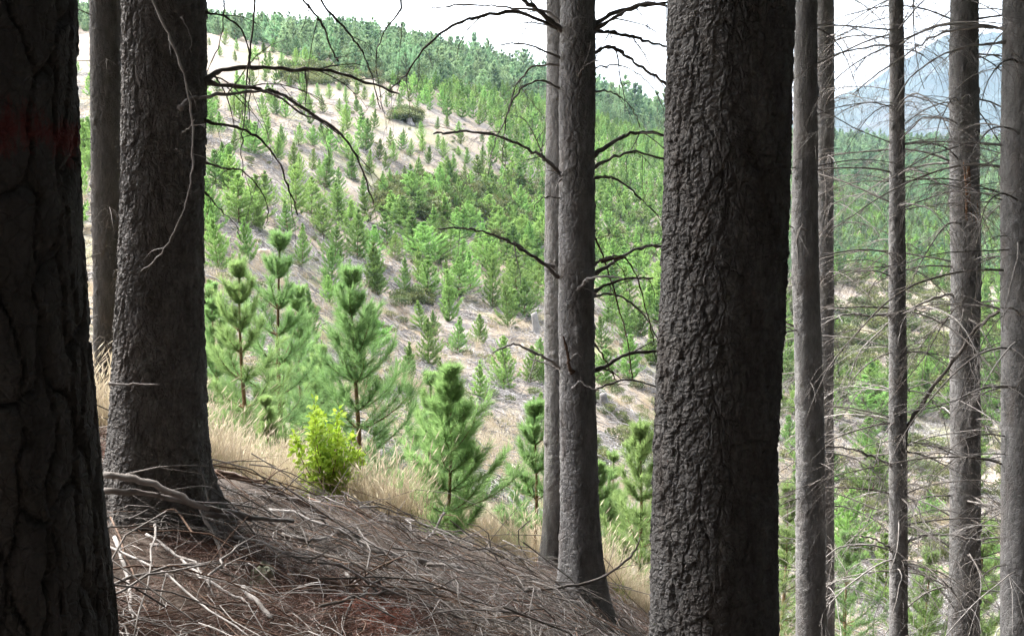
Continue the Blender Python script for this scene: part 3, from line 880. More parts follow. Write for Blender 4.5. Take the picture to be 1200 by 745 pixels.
# strip of torn bark
mb = MB()
rngw = np.random.default_rng(5)
for kx in range(6):
    hh = np.linspace(0, 1, 8)
    P = np.array([unproject(1129 + kx * 2.2 + 2.5 * math.sin(3 * q + kx) + 5 * q * (1 if kx > 2 else 0.5), 190 + 66 * q + kx * 1.5, 9.83 + 0.012 * kx + 0.01 * math.sin(7 * q + kx)) for q in hh])
    mb.tube(P, 0.011 * np.sin(np.clip(hh * 0.9 + 0.08, 0, 1) * math.pi) + 0.002, 6)
tag(link("torn_bark", mb.mesh("torn_bark", [M_WOUND], True, origin=t9.base), t9.root), "strip of reddish brown torn bark")

# ---- crowns of the mature trees (above the frame) and the rest of the stand behind the camera
def canopy_mesh(name, seed, h=8.0, w=2.9, n=2600):
    rng = np.random.default_rng(seed)
    mb = MB()
    zc = rng.uniform(0, 1, n) ** 0.8
    rad = w * (1 - zc) ** 0.7 * np.sqrt(rng.uniform(0.02, 1, n)) + 0.1
    a = rng.uniform(0, 2 * math.pi, n)
    C = np.stack([np.cos(a) * rad, np.sin(a) * rad, zc * h], -1)
    d1 = rng.normal(0, 1, (n, 3)); d1 /= np.linalg.norm(d1, axis=1, keepdims=True)
    d2 = np.cross(d1, rng.normal(0, 1, (n, 3))); d2 /= np.linalg.norm(d2, axis=1, keepdims=True)
    s1 = rng.uniform(0.18, 0.42, (n, 1)); s2 = rng.uniform(0.10, 0.22, (n, 1))
    V = np.stack([C - d1 * s1, C + d2 * s2, C + d1 * s1, C - d2 * s2], 1).reshape(-1, 3)
    mb.add(V, np.arange(4 * n).reshape(-1, 4), attr=np.repeat(rng.random(n), 4))
    return mb.mesh(name, [M_CANOPY], True, "tip")
CANOPY = [canopy_mesh("canopy_foliage", 60 + i) for i in range(3)]
for i, (k, tr) in enumerate(TREES.items()):
    zt = tr.top
    zc0 = max(tr.zb + 6.5, tr.top - 13.0 + 1.2)
    link("crown", CANOPY[i % 3], tr.root, loc=np.array([float(tr.cx(zc0)), tr.y, zc0]) - tr.base, rot=(0, 0, i * 1.3), scl=(0.9, 0.9, max(0.5, (zt - zc0 + 1) / 8.0)))

# ------------------------------------------------------------------ scattering helper (only for what nobody could count)
def scatter(name, variants, pts, rots, scls, idx, label):
    """ONE object whose geometry nodes put a small clump on every point"""
    n = len(pts)
    src = bpy.data.collections.new(name + "_source")
    for i, me in enumerate(variants):
        o = bpy.data.objects.new("%s_clump_%02d" % (name, i), me)
        src.objects.link(o)
    me = bpy.data.meshes.new(name)
    me.vertices.add(n); me.vertices.foreach_set("co", np.asarray(pts, np.float32).ravel())
    a = me.attributes.new("rot", 'FLOAT_VECTOR', 'POINT'); a.data.foreach_set("vector", np.asarray(rots, np.float32).ravel())
    a = me.attributes.new("scl", 'FLOAT_VECTOR', 'POINT'); a.data.foreach_set("vector", np.asarray(scls, np.float32).ravel())
    a = me.attributes.new("pick", 'INT', 'POINT'); a.data.foreach_set("value", np.asarray(idx, np.int32))
    o = link(name, me)
    ng = bpy.data.node_groups.new(name, 'GeometryNodeTree')
    ng.interface.new_socket("Geometry", in_out='INPUT', socket_type='NodeSocketGeometry')
    ng.interface.new_socket("Geometry", in_out='OUTPUT', socket_type='NodeSocketGeometry')
    gi = ng.nodes.new("NodeGroupInput"); go = ng.nodes.new("NodeGroupOutput")
    ci = ng.nodes.new("GeometryNodeCollectionInfo"); ci.inputs["Collection"].default_value = src
    ci.inputs["Separate Children"].default_value = True; ci.inputs["Reset Children"].default_value = True
    ip = ng.nodes.new("GeometryNodeInstanceOnPoints"); ip.inputs["Pick Instance"].default_value = True
    def named(nm, dt):
        q = ng.nodes.new("GeometryNodeInputNamedAttribute"); q.data_type = dt; q.inputs["Name"].default_value = nm
        return [s for s in q.outputs if s.name == "Attribute" and s.enabled][0]
    e2r = ng.nodes.new("FunctionNodeEulerToRotation")
    ng.links.new(named("rot", 'FLOAT_VECTOR'), e2r.inputs[0])
    ng.links.new(e2r.outputs[0], ip.inputs["Rotation"])
    ng.links.new(named("scl", 'FLOAT_VECTOR'), ip.inputs["Scale"])
    ng.links.new(named("pick", 'INT'), ip.inputs["Instance Index"])
    ng.links.new(gi.outputs[0], ip.inputs["Points"]); ng.links.new(ci.outputs[0], ip.inputs["Instance"])
    ng.links.new(ip.outputs[0], go.inputs[0])
    md = o.modifiers.new("scatter", 'NODES'); md.node_group = ng
    tag(o, label, kind="stuff")
    return o

# the stand behind and beside the camera: it shades the foreground
def stand_tree(seed):
    mb = MB()
    z = np.linspace(-0.6, 15, 12)
    rng = np.random.default_rng(seed)
    mb.tube(np.stack([0.05 * np.sin(z), 0.05 * np.cos(z), z], -1), np.linspace(0.2, 0.05, 12), 9, 0)
    me_c = CANOPY[seed % 3]
    v = np.zeros(len(me_c.vertices) * 3, np.float32); me_c.vertices.foreach_get("co", v); v = v.reshape(-1, 3) * [1, 1, 1.25] + [0, 0, 5.0]
    mb.add(v, np.arange(len(v)).reshape(-1, 4), mat=1, attr=np.repeat(rng.random(len(v) // 4), 4))
    return mb.mesh("stand_tree", [M_BARK_MID, M_CANOPY], True, "tip")
P = []
rs = np.random.default_rng(3)
for gx in np.arange(-26, 40, 2.3):
    for gy in np.arange(-27, 17, 2.3):
        x, yy = gx + rs.normal(0, 0.5), gy + rs.normal(0, 0.5)
        if math.hypot(x, yy) < 1.8: continue
        a_ = x / max(yy, 0.01)
        if yy > 0 and -1.0 < a_ < 0.62: continue          # the view itself
        if yy > 0 and a_ <= -1.0 and yy > 1.0: continue    # open ground ahead on the left
        if yy > 0 and x < 0.60 * yy + 3.6: continue
        P.append((x, yy, float(ground_z(x, yy))))
P = np.array(P)
scatter("mature_pine_stand", [stand_tree(i) for i in range(3)], P, np.stack([P[:, 0] * 0, P[:, 0] * 0, rs.uniform(0, 6, len(P))], -1),
        np.repeat(rs.uniform(0.9, 1.15, (len(P), 1)), 3, 1), rs.integers(0, 3, len(P)), "shady mature pine stand around the viewpoint")

# ------------------------------------------------------------------ young pines
def needles(mb, A, B, n, ln, wd, rng, mat=0, t0=0.15, phi0=0.85, phi1=0.45, tipbase=0.0, droop=0.12):
    """a brush of n needles along each shoot A->B (arrays of points)"""
    A = np.asarray(A, float).reshape(-1, 3); B = np.asarray(B, float).reshape(-1, 3)
    m = len(A)
    D = B - A; L = np.linalg.norm(D, axis=1, keepdims=True); D = D / np.maximum(L, 1e-6)
    t = t0 + (1 - t0) * rng.random((m, n, 1)) ** 0.9
    p = A[:, None, :] + (B - A)[:, None, :] * t
    rv = rng.normal(0, 1, (m, n, 3))
    perp = rv - (rv * D[:, None, :]).sum(-1, keepdims=True) * D[:, None, :]
    perp /= np.maximum(np.linalg.norm(perp, axis=-1, keepdims=True), 1e-6)
    phi = (phi0 + (phi1 - phi0) * t) * rng.uniform(0.75, 1.25, (m, n, 1))
    d = D[:, None, :] * np.cos(phi) + perp * np.sin(phi)
    d[..., 2] -= droop * rng.random((m, n))
    l = np.broadcast_to(np.asarray(ln, float).reshape(-1, 1, 1), (m, 1, 1)) * rng.uniform(0.65, 1.1, (m, n, 1))
    side = np.cross(d, rng.normal(0, 1, (m, n, 3))); side /= np.maximum(np.linalg.norm(side, axis=-1, keepdims=True), 1e-6)
    v0 = p - side * wd * 0.5; v1 = p + side * wd * 0.5; v2 = p + d * l
    V = np.stack([v0, v1, v2], 2).reshape(-1, 3)
    tb = np.broadcast_to(np.asarray(tipbase, float).reshape(-1, 1, 1) if np.ndim(tipbase) else np.full((m, 1, 1), tipbase), (m, 1, 1))
    at = np.clip(tb + 0.45 * t + 0.25 * (rng.random((m, n, 1)) - 0.5), 0, 1)
    mb.add(V, None, np.arange(len(V)).reshape(-1, 3), mat, np.repeat(at.reshape(-1), 3))

def young_pine(h, w, seed, nwhorl, shoots, n_need, ln, wd, open_=0.0, lod=0, leader=0.18):
    """returns (stem builder, crown builder): unit origin at the base"""
    rng = np.random.default_rng(seed)
    st, cr = MB(), MB()
    nz = 10
    z = np.linspace(-0.03 * h, h * 0.97, nz)
    wob = 0.012 * h
    cxx = wob * np.sin(z / h * 4 + seed); cyy = wob * np.cos(z / h * 3 + seed)
    r0 = 0.011 * h + 0.006
    st.tube(np.stack([cxx, cyy, z], -1), np.linspace(r0, r0 * 0.22, nz), 6)
    A, B, tp, lsc = [], [], [], []
    for k in range(nwhorl):
        f = 0.05 + (1 - leader - 0.05) * (k + rng.uniform(-0.15, 0.15)) / max(nwhorl - 1, 1)
        f = min(max(f, 0.03), 1 - leader * 0.8)
        zb = f * h
        prof = 1.12 * (1 - f) ** 0.82 * (0.74 + 0.26 * min(f / 0.2, 1)) * (1 + 0.13 * math.sin(k * 2.3 + seed))
        for q in range(shoots):
            a = 2 * math.pi * (q + rng.uniform(-0.3, 0.3)) / shoots + k * 1.1
            Lb = 0.5 * w * prof * rng.uniform(0.62, 1.18) * 1.2 * (1 + 0.18 * math.cos(a - seed))
            Lb = max(Lb, (0.045 if lod else 0.055) * h * rng.uniform(0.7, 1.3))
            el0 = 0.32 + (0.72 if lod else 0.70) * f ** 1.5 + rng.normal(0, 0.1)
            base = np.array([np.interp(zb, z, cxx), np.interp(zb, z, cyy), zb])
            ns = 4
            pts = [base]; el = el0
            for s_ in range(ns):
                d = np.array([math.cos(a) * math.cos(el), math.sin(a) * math.cos(el), math.sin(el)])
                pts.append(pts[-1] + d * Lb / ns)
                el += 0.13; a += rng.normal(0, 0.08)
            pts = np.array(pts)
            if lod < 2:
                st.tube(pts, np.linspace(r0 * 0.38 * (1 - f * 0.5), r0 * 0.1, ns + 1), 3, cap=False)
            for s_ in range(1 if (open_ > 0.5 and Lb > 0.25 * w) else 0, ns):
                A.append(pts[s_]); B.append(pts[s_ + 1]); tp.append(0.06 + 0.13 * s_ + 0.25 * f)
            # side shoots turn up at their ends
            nside = {0: 7, 1: 4, 2: 3}[lod]
            for _ in range(nside):
                j = rng.integers(1, ns + 1)
                dd = pts[j] - pts[j - 1]; dd /= np.linalg.norm(dd)
                sdv = np.cross(dd, [0, 0, 1.0]); sdv /= max(np.linalg.norm(sdv), 1e-6)
                d = dd * 0.75 + sdv * rng.choice([-1, 1]) * rng.uniform(0.35, 0.9) + np.array([0, 0, rng.uniform(0.15, 0.6)])
                d /= np.linalg.norm(d)
                l2 = Lb * rng.uniform(0.28, 0.5)
                A.append(pts[j]); B.append(pts[j] + d * l2); tp.append(0.2 + 0.3 * f + 0.12 * rng.random())
            # candle at the end
            lsc_now = 1.0 - (0.62 if lod else 0.30) * max(0.0, f - 0.35) / 0.65
            A.append(pts[-1]); B.append(pts[-1] + np.array([math.cos(a) * 0.35, math.sin(a) * 0.35, 0.9]) * Lb * 0.22); tp.append(0.5)
            lsc += [lsc_now] * (len(A) - len(lsc))
    # leader and needles on the upper stem
    zz = np.linspace(h * (0.45 if lod else 0.84), h * 1.0, (5 if lod == 0 else 7) if lod < 2 else 4)
    for i in range(len(zz) - 1):
        A.append([np.interp(zz[i], z, cxx), np.interp(zz[i], z, cyy), zz[i]]); B.append([np.interp(zz[i + 1], z, cxx), np.interp(zz[i + 1], z, cyy), zz[i + 1]]); tp.append(0.3 + 0.05 * i); lsc.append(0.62 - 0.06 * i * 6 / max(len(zz) - 1, 1))
    needles(cr, A, B, n_need, ln * np.array(lsc), wd, rng, 0, 0.0, 0.95 if lod else 0.68, 0.5 if lod else 0.36, np.array(tp) * 0.9)
    nl = len(zz) - 1
    needles(cr, A[-nl:], B[-nl:], int(n_need * (1.2 if lod else 0.9)), ln * np.array(lsc[-nl:]) * (0.8 if lod else 1.1), wd, rng, 0, 0.0, 0.50, 0.22, np.array(tp[-nl:]))
    return st, cr

def merged(st, cr, name, mneedle):
    mb = MB()
    for src, mi in ((st, 1), (cr, 0)):
        off = mb.n
        for v, a in zip(src.v, src.a):
            mb.v.append(v); mb.a.append(a); mb.n += len(v)
        for q in src.q: mb.q.append(q + off); mb.qm.append(np.full(len(q), mi))
        for t in src.t: mb.t.append(t + off); mb.tm.append(np.full(len(t), mi))
    return mb.mesh(name, [mneedle, M_STEM], True, "tip")

# -- the near pines, one by one: depth, photo column, row of the top, crown width in pixels
NEARP = [
    (8.7, 525, 428, 128, 0, "bushy green young pine rising from dry grass just beyond the branch litter"),
    (10.6, 627, 466, 116, 1, "open young pine with visible whorls in dry grass next to two trunks"),
    (12.0, 416, 306, 150, 0, "tall dark green young pine behind the yellow-green shrub"),
    (13.5, 285, 298, 116, 1, "slim tall young pine with a brown stem beside the broad plated trunk"),
    (15.5, 329, 266, 132, 1, "tall blue-green young pine between the slim pine and the dark green pine"),
    (13.5, 502, 436, 74, 1, "pale young pine with a bare stem behind the bushy green one"),
    (15.0, 532, 452, 60, 0, "small pale green pine rising directly behind the bushy one"),
    (12.5, 752, 490, 132, 0, "bright green young pine partly hidden by the thick flaky trunk"),
    (14.5, 704, 540, 86, 0, "low bright green pine beside the trunk with dead boughs"),
    (20.0, 722, 527, 38, 1, "narrow little pine on bare ground between two big trunks"),
    (19.0, 1005, 616, 118, 1, "young pine with a slender stem between a straight trunk and the thinnest trunk"),
    (18.0, 1102, 640, 96, 0, "low bright pine beside the thinnest trunk"),
    (18.0, 1163, 600, 80, 0, "bright pine between the torn-bark trunk and the sturdy trunk"),
    (22.0, 928, 560, 76, 0, "bright green pine peeping out beside the thick flaky trunk"),
    (12.2, 310, 466, 38, 1, "small dark pine in the dry grass in front of the tall slim pines"),
    (19.0, 252, 330, 64, 0, "green pine showing from behind the broad plated trunk"),
    (20.0, 352, 330, 74, 0, "dark green pine tucked behind the tall blue-green one"),
    (17.0, 375, 400, 70, 0, "low green pine filling the gap between the two tallest young pines"),
]
for i, (d, u, vt, wpx, op, lab) in enumerate(NEARP):
    x = unproject(u, 400, d)[0]
    g = float(ground_z(x, d))
    top = unproject(u, vt, d)[2]
    h = top - g; w = wpx / F * d
    dens = min(1.0, 9.0 / max(d - 6, 4))
    st, cr = young_pine(h, w, 200 + i, max(6, int((7 if not op else 5) + h * 1.1)), 6, int(45 * (0.6 + 0.5 * dens)), 0.105 + 0.018 * h, 0.0036 + 0.00022 * d, 1.0 if op else 0.0, 0, leader=0.11)
    root = empty("young_pine_tree", (x, d, g))
    tag(root, lab, "pine tree", "young pines near the forest edge")
    link("trunk", st.mesh("trunk", [M_STEM]), root)
    link("crown", cr.mesh("crown", [M_NEEDLE], True, "tip"), root)

# -- hill pines: a few meshes shared by all
HILL = []
for i in range(14):
    h, w = 2.5, [1.15, 1.35, 1.5, 1.25, 1.6, 1.05, 1.7, 1.3, 1.45][i % 9]
    st, cr = young_pine(h, w, 300 + i, 9 + i % 3, 6 + i % 2, 30, 0.125, 0.017, 0.0, 1, leader=0.10)
    HILL.append(merged(st, cr, "hill_pine", M_NEEDLE_FAR))
FARM = []
for i in range(5):
    st, cr = young_pine(2.5, [1.3, 1.5, 1.2, 1.6, 1.4][i], 340 + i, 6, 5, 11, 0.24, 0.055, 0.0, 2, leader=0.14)
    FARM.append(merged(st, cr, "forest_pine", M_NEEDLE_OLD_HAZED))
FARG = []
for i in range(5):
    st, cr = young_pine(2.5, [1.3, 1.5, 1.2, 1.6, 1.4][i], 350 + i, 6, 5, 11, 0.24, 0.055, 0.0, 2, leader=0.14)
    FARG.append(merged(st, cr, "slope_pine", M_NEEDLE_FAR))

# listed ones: column, row of the base, height in pixels, width/height
LISTED = [
    (256, 320, 66, .62), (292, 309, 56, .55), (304, 273, 38, .5), (338, 275, 40, .7), (355, 310, 50, .45), (391, 309, 46, .7), (418, 306, 62, .6), (434, 309, 48, .7),
    (388, 345, 60, .6), (436, 342, 60, .6), (364, 395, 66, .5), (387, 362, 40, .6), (246, 392, 66, .6),
    (474, 345, 46, .55), (493, 334, 46, .6), (463, 305, 30, .9), (443, 346, 50, .6), (552, 339, 46, .6), (578, 363, 62, .5), (595, 386, 52, .6), (526, 379, 66, .5), (495, 390, 40, .6), (508, 396, 34, .5),
    (479, 448, 50, .58), (504, 430, 60, .55), (536, 415, 46, .6), (562, 406, 40, .6), (591, 458, 68, .58), (621, 448, 46, .62), (562, 472, 52, .55), (633, 420, 24, .9), (519, 462, 46, .5), (614, 372, 50, .8),
    (630, 352, 52, .6), (575, 324, 40, .7), (540, 322, 44, .6), (516, 312, 40, .7), (635, 512, 54, .5), (640, 452, 40, .6), (481, 490, 44, .6), (553, 505, 44, .5),
    (733, 404, 46, .6), (708, 452, 50, .7), (738, 444, 56, .75), (765, 430, 50, .6), (718, 378, 40, .7), (750, 396, 40, .8), (706, 410, 40, .6),
    (279, 262, 60, .75), (311, 243, 44, .7), (346, 252, 62, .7), (366, 252, 46, .9), (396, 262, 40, .8), (410, 276, 44, .8), (430, 262, 40, .8), (254, 222, 48, .8), (262, 206, 40, .6),
    (274, 178, 27, .5), (313, 172, 34, .55), (330, 174, 28, .5), (350, 172, 27, .6), (366, 171, 24, .8), (382, 168, 20, 1.1), (402, 166, 20, .9), (325, 190, 30, .6), (345, 200, 34, .55), (352, 212, 32, .55),
    (386, 198, 26, .5), (374, 213, 28, .5), (366, 200, 26, .5), (412, 211, 34, .6), (432, 206, 32, .6), (408, 186, 30, .8), (428, 178, 40, .6), (398, 226, 30, .6), (426, 238, 34, .6),
    (247, 160, 30, .6), (258, 158, 28, .6), (273, 134, 22, .55), (254, 130, 20, .55), (288, 134, 24, .55), (308, 136, 26, .5), (324, 135, 24, .7), (254, 108, 16, .8), (279, 106, 26, .5), (296, 104, 24, .5),
    (311, 96, 14, .6), (316, 80, 20, .6), (331, 79, 18, .6), (347, 84, 28, .5), (339, 102, 14, .7), (356, 119, 20, .5), (362, 132, 22, .6), (373, 116, 18, .5), (379, 134, 22, .5), (386, 117, 18, .6), (397, 134, 18, .55),
    (405, 118, 18, .6), (397, 106, 10, .8), (418, 132, 22, .5), (427, 117, 16, .65), (437, 128, 20, .5), (407, 152, 26, .55), (424, 150, 26, .55), (438, 152, 24, .6), (320, 63, 18, .6), (309, 63, 14, .7),
    (263, 54, 20, .55), (258, 68, 14, .55), (246, 54, 10, .6), (278, 60, 16, .5), (294, 74, 18, .5), (276, 74, 14, .5),
    (453, 127, 16, .6), (468, 126, 16, .6), (488, 130, 18, .6), (458, 175, 26, .45), (474, 171, 20, .5), (481, 184, 22, .5), (493, 165, 24, .5), (495, 179, 24, .5), (502, 194, 22, .5), (487, 212, 32, .4), (513, 176, 20, .5),
    (520, 188, 24, .5), (519, 210, 20, .6), (531, 200, 22, .5), (540, 172, 20, .6), (547, 193, 20, .5), (544, 210, 20, .55), (564, 208, 24, .4), (565, 190, 22, .5), (474, 206, 12, .5), (501, 213, 12, .5), (458, 226, 30, .6), (452, 200, 24, .5), (444, 190, 26, .6),
    (462, 190, 26, .5), (448, 230, 30, .6), (560, 238, 14, .5), (538, 183, 12, .7), (536, 160, 18, .6), (512, 152, 16, .5), (524, 150, 16, .5),
]
pines = []     # (pos, height, width/height, individual?)
occupied = []
for u, v, hp, ar in LISTED:
    p = hit(u, v, 20.0)
    if p is None: continue
    zc = project(p)[2]
    h = hp * zc / F
    if h > 6: h = 6
    pines.append((p, h, ar * 1.0, True, hp))
    occupied.append((u, v))
occ = np.array(occupied)

# rows planted over the rest of the slopes
def region(u, v, r):
    """probability and size of a planted pine that stands at photo position (u, v): (p, h metres, kind)"""
    ridge = np.interp(u, [240, 300, 340, 420, 450, 520, 600, 640, 700, 780], [38, 54, 68, 90, 98, 106, 114, 122, 142, 160])
    if u < 790:
        if v < ridge: return 0.92, 3.7, 1
        if u < 320 and 165 < v < 300: return 0.7, 2.7, 0
        if u < 470 and v < 228: return (0.22 if v > 70 else 0.12), 2.4, 0
        if u > 440 and v < np.interp(u, [440, 520, 600], [112, 135, 165]): return 1.2, 3.0, 0
        if v < 213 and u < 575: return 0.08, 2.2, 0
        if v < 300 and u < 460: return 0.45, 2.5, 0
        if u < 455: return 0.15, 2.5, 0
        if v < 322: return 1.3, 3.0, 0
        if v < 350 and u > 500: return 0.9, 2.8, 0
        if v < 400 and u > 690: return 1.0, 3.0, 0
        return 0.03, 2.2, 0
    if v < 205: return 1.0, 3.4, 1
    if v < 330: return 1.2, 3.2, (1 if rg.random() < 0.5 else 0)
    if 965 < u < 1115 and 270 < v < 450: return 0.06, 2.0, 0
    if v < 500: return 1.1, 3.0, 0
    if 1040 < u < 1120: return 0.05, 2.0, 0
    return 0.5, 2.7, 0

rg = np.random.default_rng(77)
cand = []
ca, sa = math.cos(0.35), math.sin(0.35)
def grid(r0, r1, step, amin, amax):
    lim = r1 * 1.25
    g1 = np.arange(-lim, lim, step)
    X, Y = np.meshgrid(g1, g1)
    x = X * ca - Y * sa + rg.normal(0, step * 0.08, X.shape); y = X * sa + Y * ca + rg.normal(0, step * 0.13, X.shape)
    rr = np.hypot(x, y); a = x / np.maximum(y, 0.01)
    ok = (y > 0) & (rr >= r0) & (rr < r1) & (a > amin) & (a < amax)
    return x[ok], y[ok]
for r0, r1, st_, a0, a1 in ((26, 110, 3.2, -0.75, 0.75), (110, 300, 2.9, -0.75, 0.75), (300, 760, 5.5, -0.75, 0.75)):
    x, y = grid(r0, r1, st_, a0, a1)
    z = ground_z(x, y)
    u, v, zc = project(np.stack([x, y, z], -1))
    cand.append(np.stack([x, y, z, u, v, zc], -1))
cand = np.concatenate(cand)
# hidden behind a ridge: walk the line of sight
def visible(c, lift=2.0):
    P = c[:, :3] + [0, 0, lift]
    ok = np.ones(len(c), bool)
    for f in np.linspace(0.25, 0.97, 26):
        Q_ = EYE + (P - EYE) * f
        ok &= Q_[:, 2] > ground_z(Q_[:, 0], Q_[:, 1], False) - 0.3
    return ok
cand = cand[visible(cand)]
mass_old, mass_new = [], []
for x, y, z, u, v, zc in cand:
    p, h, kd = region(u, v, zc)
    if len(occ) and np.min(np.abs(occ[:, 0] - u) * 1.0 + np.abs(occ[:, 1] - v) * 1.2) < (9 if v < 240 else 17): continue
    pr = p * (1.0 if kd else np.clip(1.1 + 1.3 * float(noise2(np.float64(x / 9), np.float64(y / 9), 31.0)), 0.15, 1.0))
    if rg.random() > pr: continue
    h = h * rg.uniform(0.72, 1.25)
    hp = h / zc * F
    if kd: mass_old.append((x, y, z, h * rg.uniform(0.6, 1.45) * (1.0 if zc < 300 else 1.8)))
    else: pines.append((np.array([x, y, z]), h, rg.uniform(0.65, 1.05), False, hp))
# the 300 largest that the photo shows are single trees, the rest one mass
def in_view(p):
    u, v, zc = project(p[0])
    if not (95 < u < 1200 and v < 745): return False
    for a_, b_ in ((138, 243), (655, 700), (765, 925), (1113, 1148), (1174, 1200)):
        if a_ + 6 < u < b_ - 6: return False
    return 0 < u < 1200
order = sorted(range(len(pines)), key=lambda i: -(pines[i][4] + (1000 if pines[i][3] else 0) - (0 if in_view(pines[i]) else 5000)))
single = set(order[:285])
G = {}
for i, (p, h, ar, li, hp) in enumerate(pines):
    if i not in single:
        mass_new.append((p[0], p[1], p[2], h)); continue
    me = HILL[rg.integers(len(HILL))]
    s = h / 2.5
    u, v, zc = project(p)
    o = link("planted_pine_tree", me, loc=(p[0], p[1], p[2] - 0.04 * h), rot=(rg.normal(0, 0.055), rg.normal(0, 0.055), rg.uniform(0, 6.28)), scl=(s * ar / 0.61, s * ar / 0.61 * rg.uniform(0.85, 1.15), s))
    shape = "narrow" if ar < 0.53 else ("egg-shaped" if ar < 0.68 else "broad squat")
    if u > 925:
        where, grp = ("on dry grass down in the valley behind the twiggy trunks" if v > 480 else "on the far valley side behind the twiggy trunks"), "young pines in the valley"
    elif u > 690:
        where, grp = "between the bough-bearing trunk and the thick flaky trunk", "young pines on the lower hillside"
    elif v < 150 and u < 445:
        where, grp = "on the pale upper slope just below the ridge forest", "young pines on the upper hillside"
    elif v < 236 and u < 445:
        where, grp = "among spaced rows on the middle of the pale slope", "young pines on the upper hillside"
    elif v < 236:
        where, grp = "on the pale slope above the olive scrub patch", "young pines on the upper hillside"
    elif v < 336 and u > 445:
        where, grp = "in the dense green band below the olive scrub patch", "young pines on the lower hillside"
    elif u > 445:
        where, grp = "on the littered slope around the leaning stump", "young pines on the lower hillside"
    else:
        where, grp = "behind the tall young pines near the broad plated trunk", "young pines on the lower hillside"
    tag(o, "%s young pine %s" % (shape, where), "pine tree", grp)

def put(name, meshes, arr, label, hb=2.5, wvar=(0.7, 1.2)):
    arr = np.array(arr)
    s = arr[:, 3] / hb
    wv = rg.uniform(*wvar, len(arr))
    scatter(name, meshes, arr[:, :3] - np.array([0, 0, 0.1]), np.stack([rg.normal(0, 0.03, len(arr)), rg.normal(0, 0.03, len(arr)), rg.uniform(0, 6.28, len(arr))], -1),
            np.stack([s * wv, s * wv, s], -1), rg.integers(0, len(meshes), len(arr)), label)
if mass_old: put("far_pine_forest", FARM, mass_old, "dense dark pine forest along the ridge and far slopes", wvar=(0.75, 1.3))
if mass_new: put("far_pine_plantation", FARG, mass_new, "mass of bright green young pines covering the slopes further off")
print("pines", len(pines), "old", len(mass_old), "new", len(mass_new))

# ------------------------------------------------------------------ scrub, shrub, grass
def leaf_clump(n, rx, rz, ls, seed, mat, stems=0, lw=0.55, up=0.3):
    rng = np.random.default_rng(seed)
    mb = MB()
    d = rng.normal(0, 1, (n, 3)); d /= np.linalg.norm(d, axis=1, keepdims=True)
    rr = rng.uniform(0.15, 1, (n, 1)) ** 0.45
    lump = 1 + 0.35 * noise3(d[:, 0] * 2.2, d[:, 1] * 2.2, d[:, 2] * 2.2, seed)[:, None] * 2
    C = d * rr * lump * [rx, rx, rz] + [0, 0, rz * 0.95]
    C[:, 2] = np.maximum(C[:, 2], 0.02)
    ax = d * 0.6 + rng.normal(0, 0.6, (n, 3)) + [0, 0, up]; ax /= np.linalg.norm(ax, axis=1, keepdims=True)
    sd = np.cross(ax, rng.normal(0, 1, (n, 3))); sd /= np.linalg.norm(sd, axis=1, keepdims=True)
    L = ls * rng.uniform(0.6, 1.2, (n, 1))
    V = np.stack([C, C + ax * L * 0.5 + sd * L * lw * 0.5, C + ax * L, C + ax * L * 0.5 - sd * L * lw * 0.5], 1).reshape(-1, 3)
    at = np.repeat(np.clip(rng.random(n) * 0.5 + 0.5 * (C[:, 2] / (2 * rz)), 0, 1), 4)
    mb.add(V, np.arange(4 * n).reshape(-1, 4), attr=at)
    return mb
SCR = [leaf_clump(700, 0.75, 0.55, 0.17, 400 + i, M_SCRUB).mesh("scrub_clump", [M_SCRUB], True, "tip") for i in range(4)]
pts = []
rsb = np.random.default_rng(19)
def scrub_at(n, u0, u1, v0, v1, s0, s1, shape=None):
    for _ in range(n):
        u, v = rsb.uniform(u0, u1), rsb.uniform(v0, v1)
        if shape == 'oval' and ((u - (u0 + u1) / 2) / ((u1 - u0) / 2))**2 + ((v - (v0 + v1) / 2) / ((v1 - v0) / 2))**2 > 1: continue
        p = hit(u, v, 12.0)
        if p is None: continue
        pts.append((*p, rsb.uniform(s0, s1)))
scrub_at(210, 440, 590, 214, 262, 0.8, 1.5, 'oval')
scrub_at(26, 465, 490, 134, 146, 1.0, 1.5)
scrub_at(90, 330, 470, 66, 102, 0.9, 1.6)
scrub_at(120, 575, 780, 215, 305, 0.8, 1.5)
scrub_at(25, 465, 545, 345, 360, 0.35, 0.7)
scrub_at(330, 250, 640, 100, 500, 0.12, 0.42)
scrub_at(120, 690, 780, 400, 560, 0.12, 0.5)
scrub_at(620, 915, 1200, 215, 480, 0.8, 1.8)
scrub_at(160, 915, 1200, 195, 300, 1.0, 2.0)
scrub_at(160, 920, 1200, 480, 660, 0.2, 0.8)
pts = np.array(pts)
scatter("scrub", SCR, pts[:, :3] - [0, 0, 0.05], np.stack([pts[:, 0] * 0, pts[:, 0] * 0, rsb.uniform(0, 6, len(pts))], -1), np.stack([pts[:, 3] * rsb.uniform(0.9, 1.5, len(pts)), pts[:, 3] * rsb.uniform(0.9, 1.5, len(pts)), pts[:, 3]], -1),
        rsb.integers(0, 4, len(pts)), "olive scrub patches spread over the cleared hillside and valley")

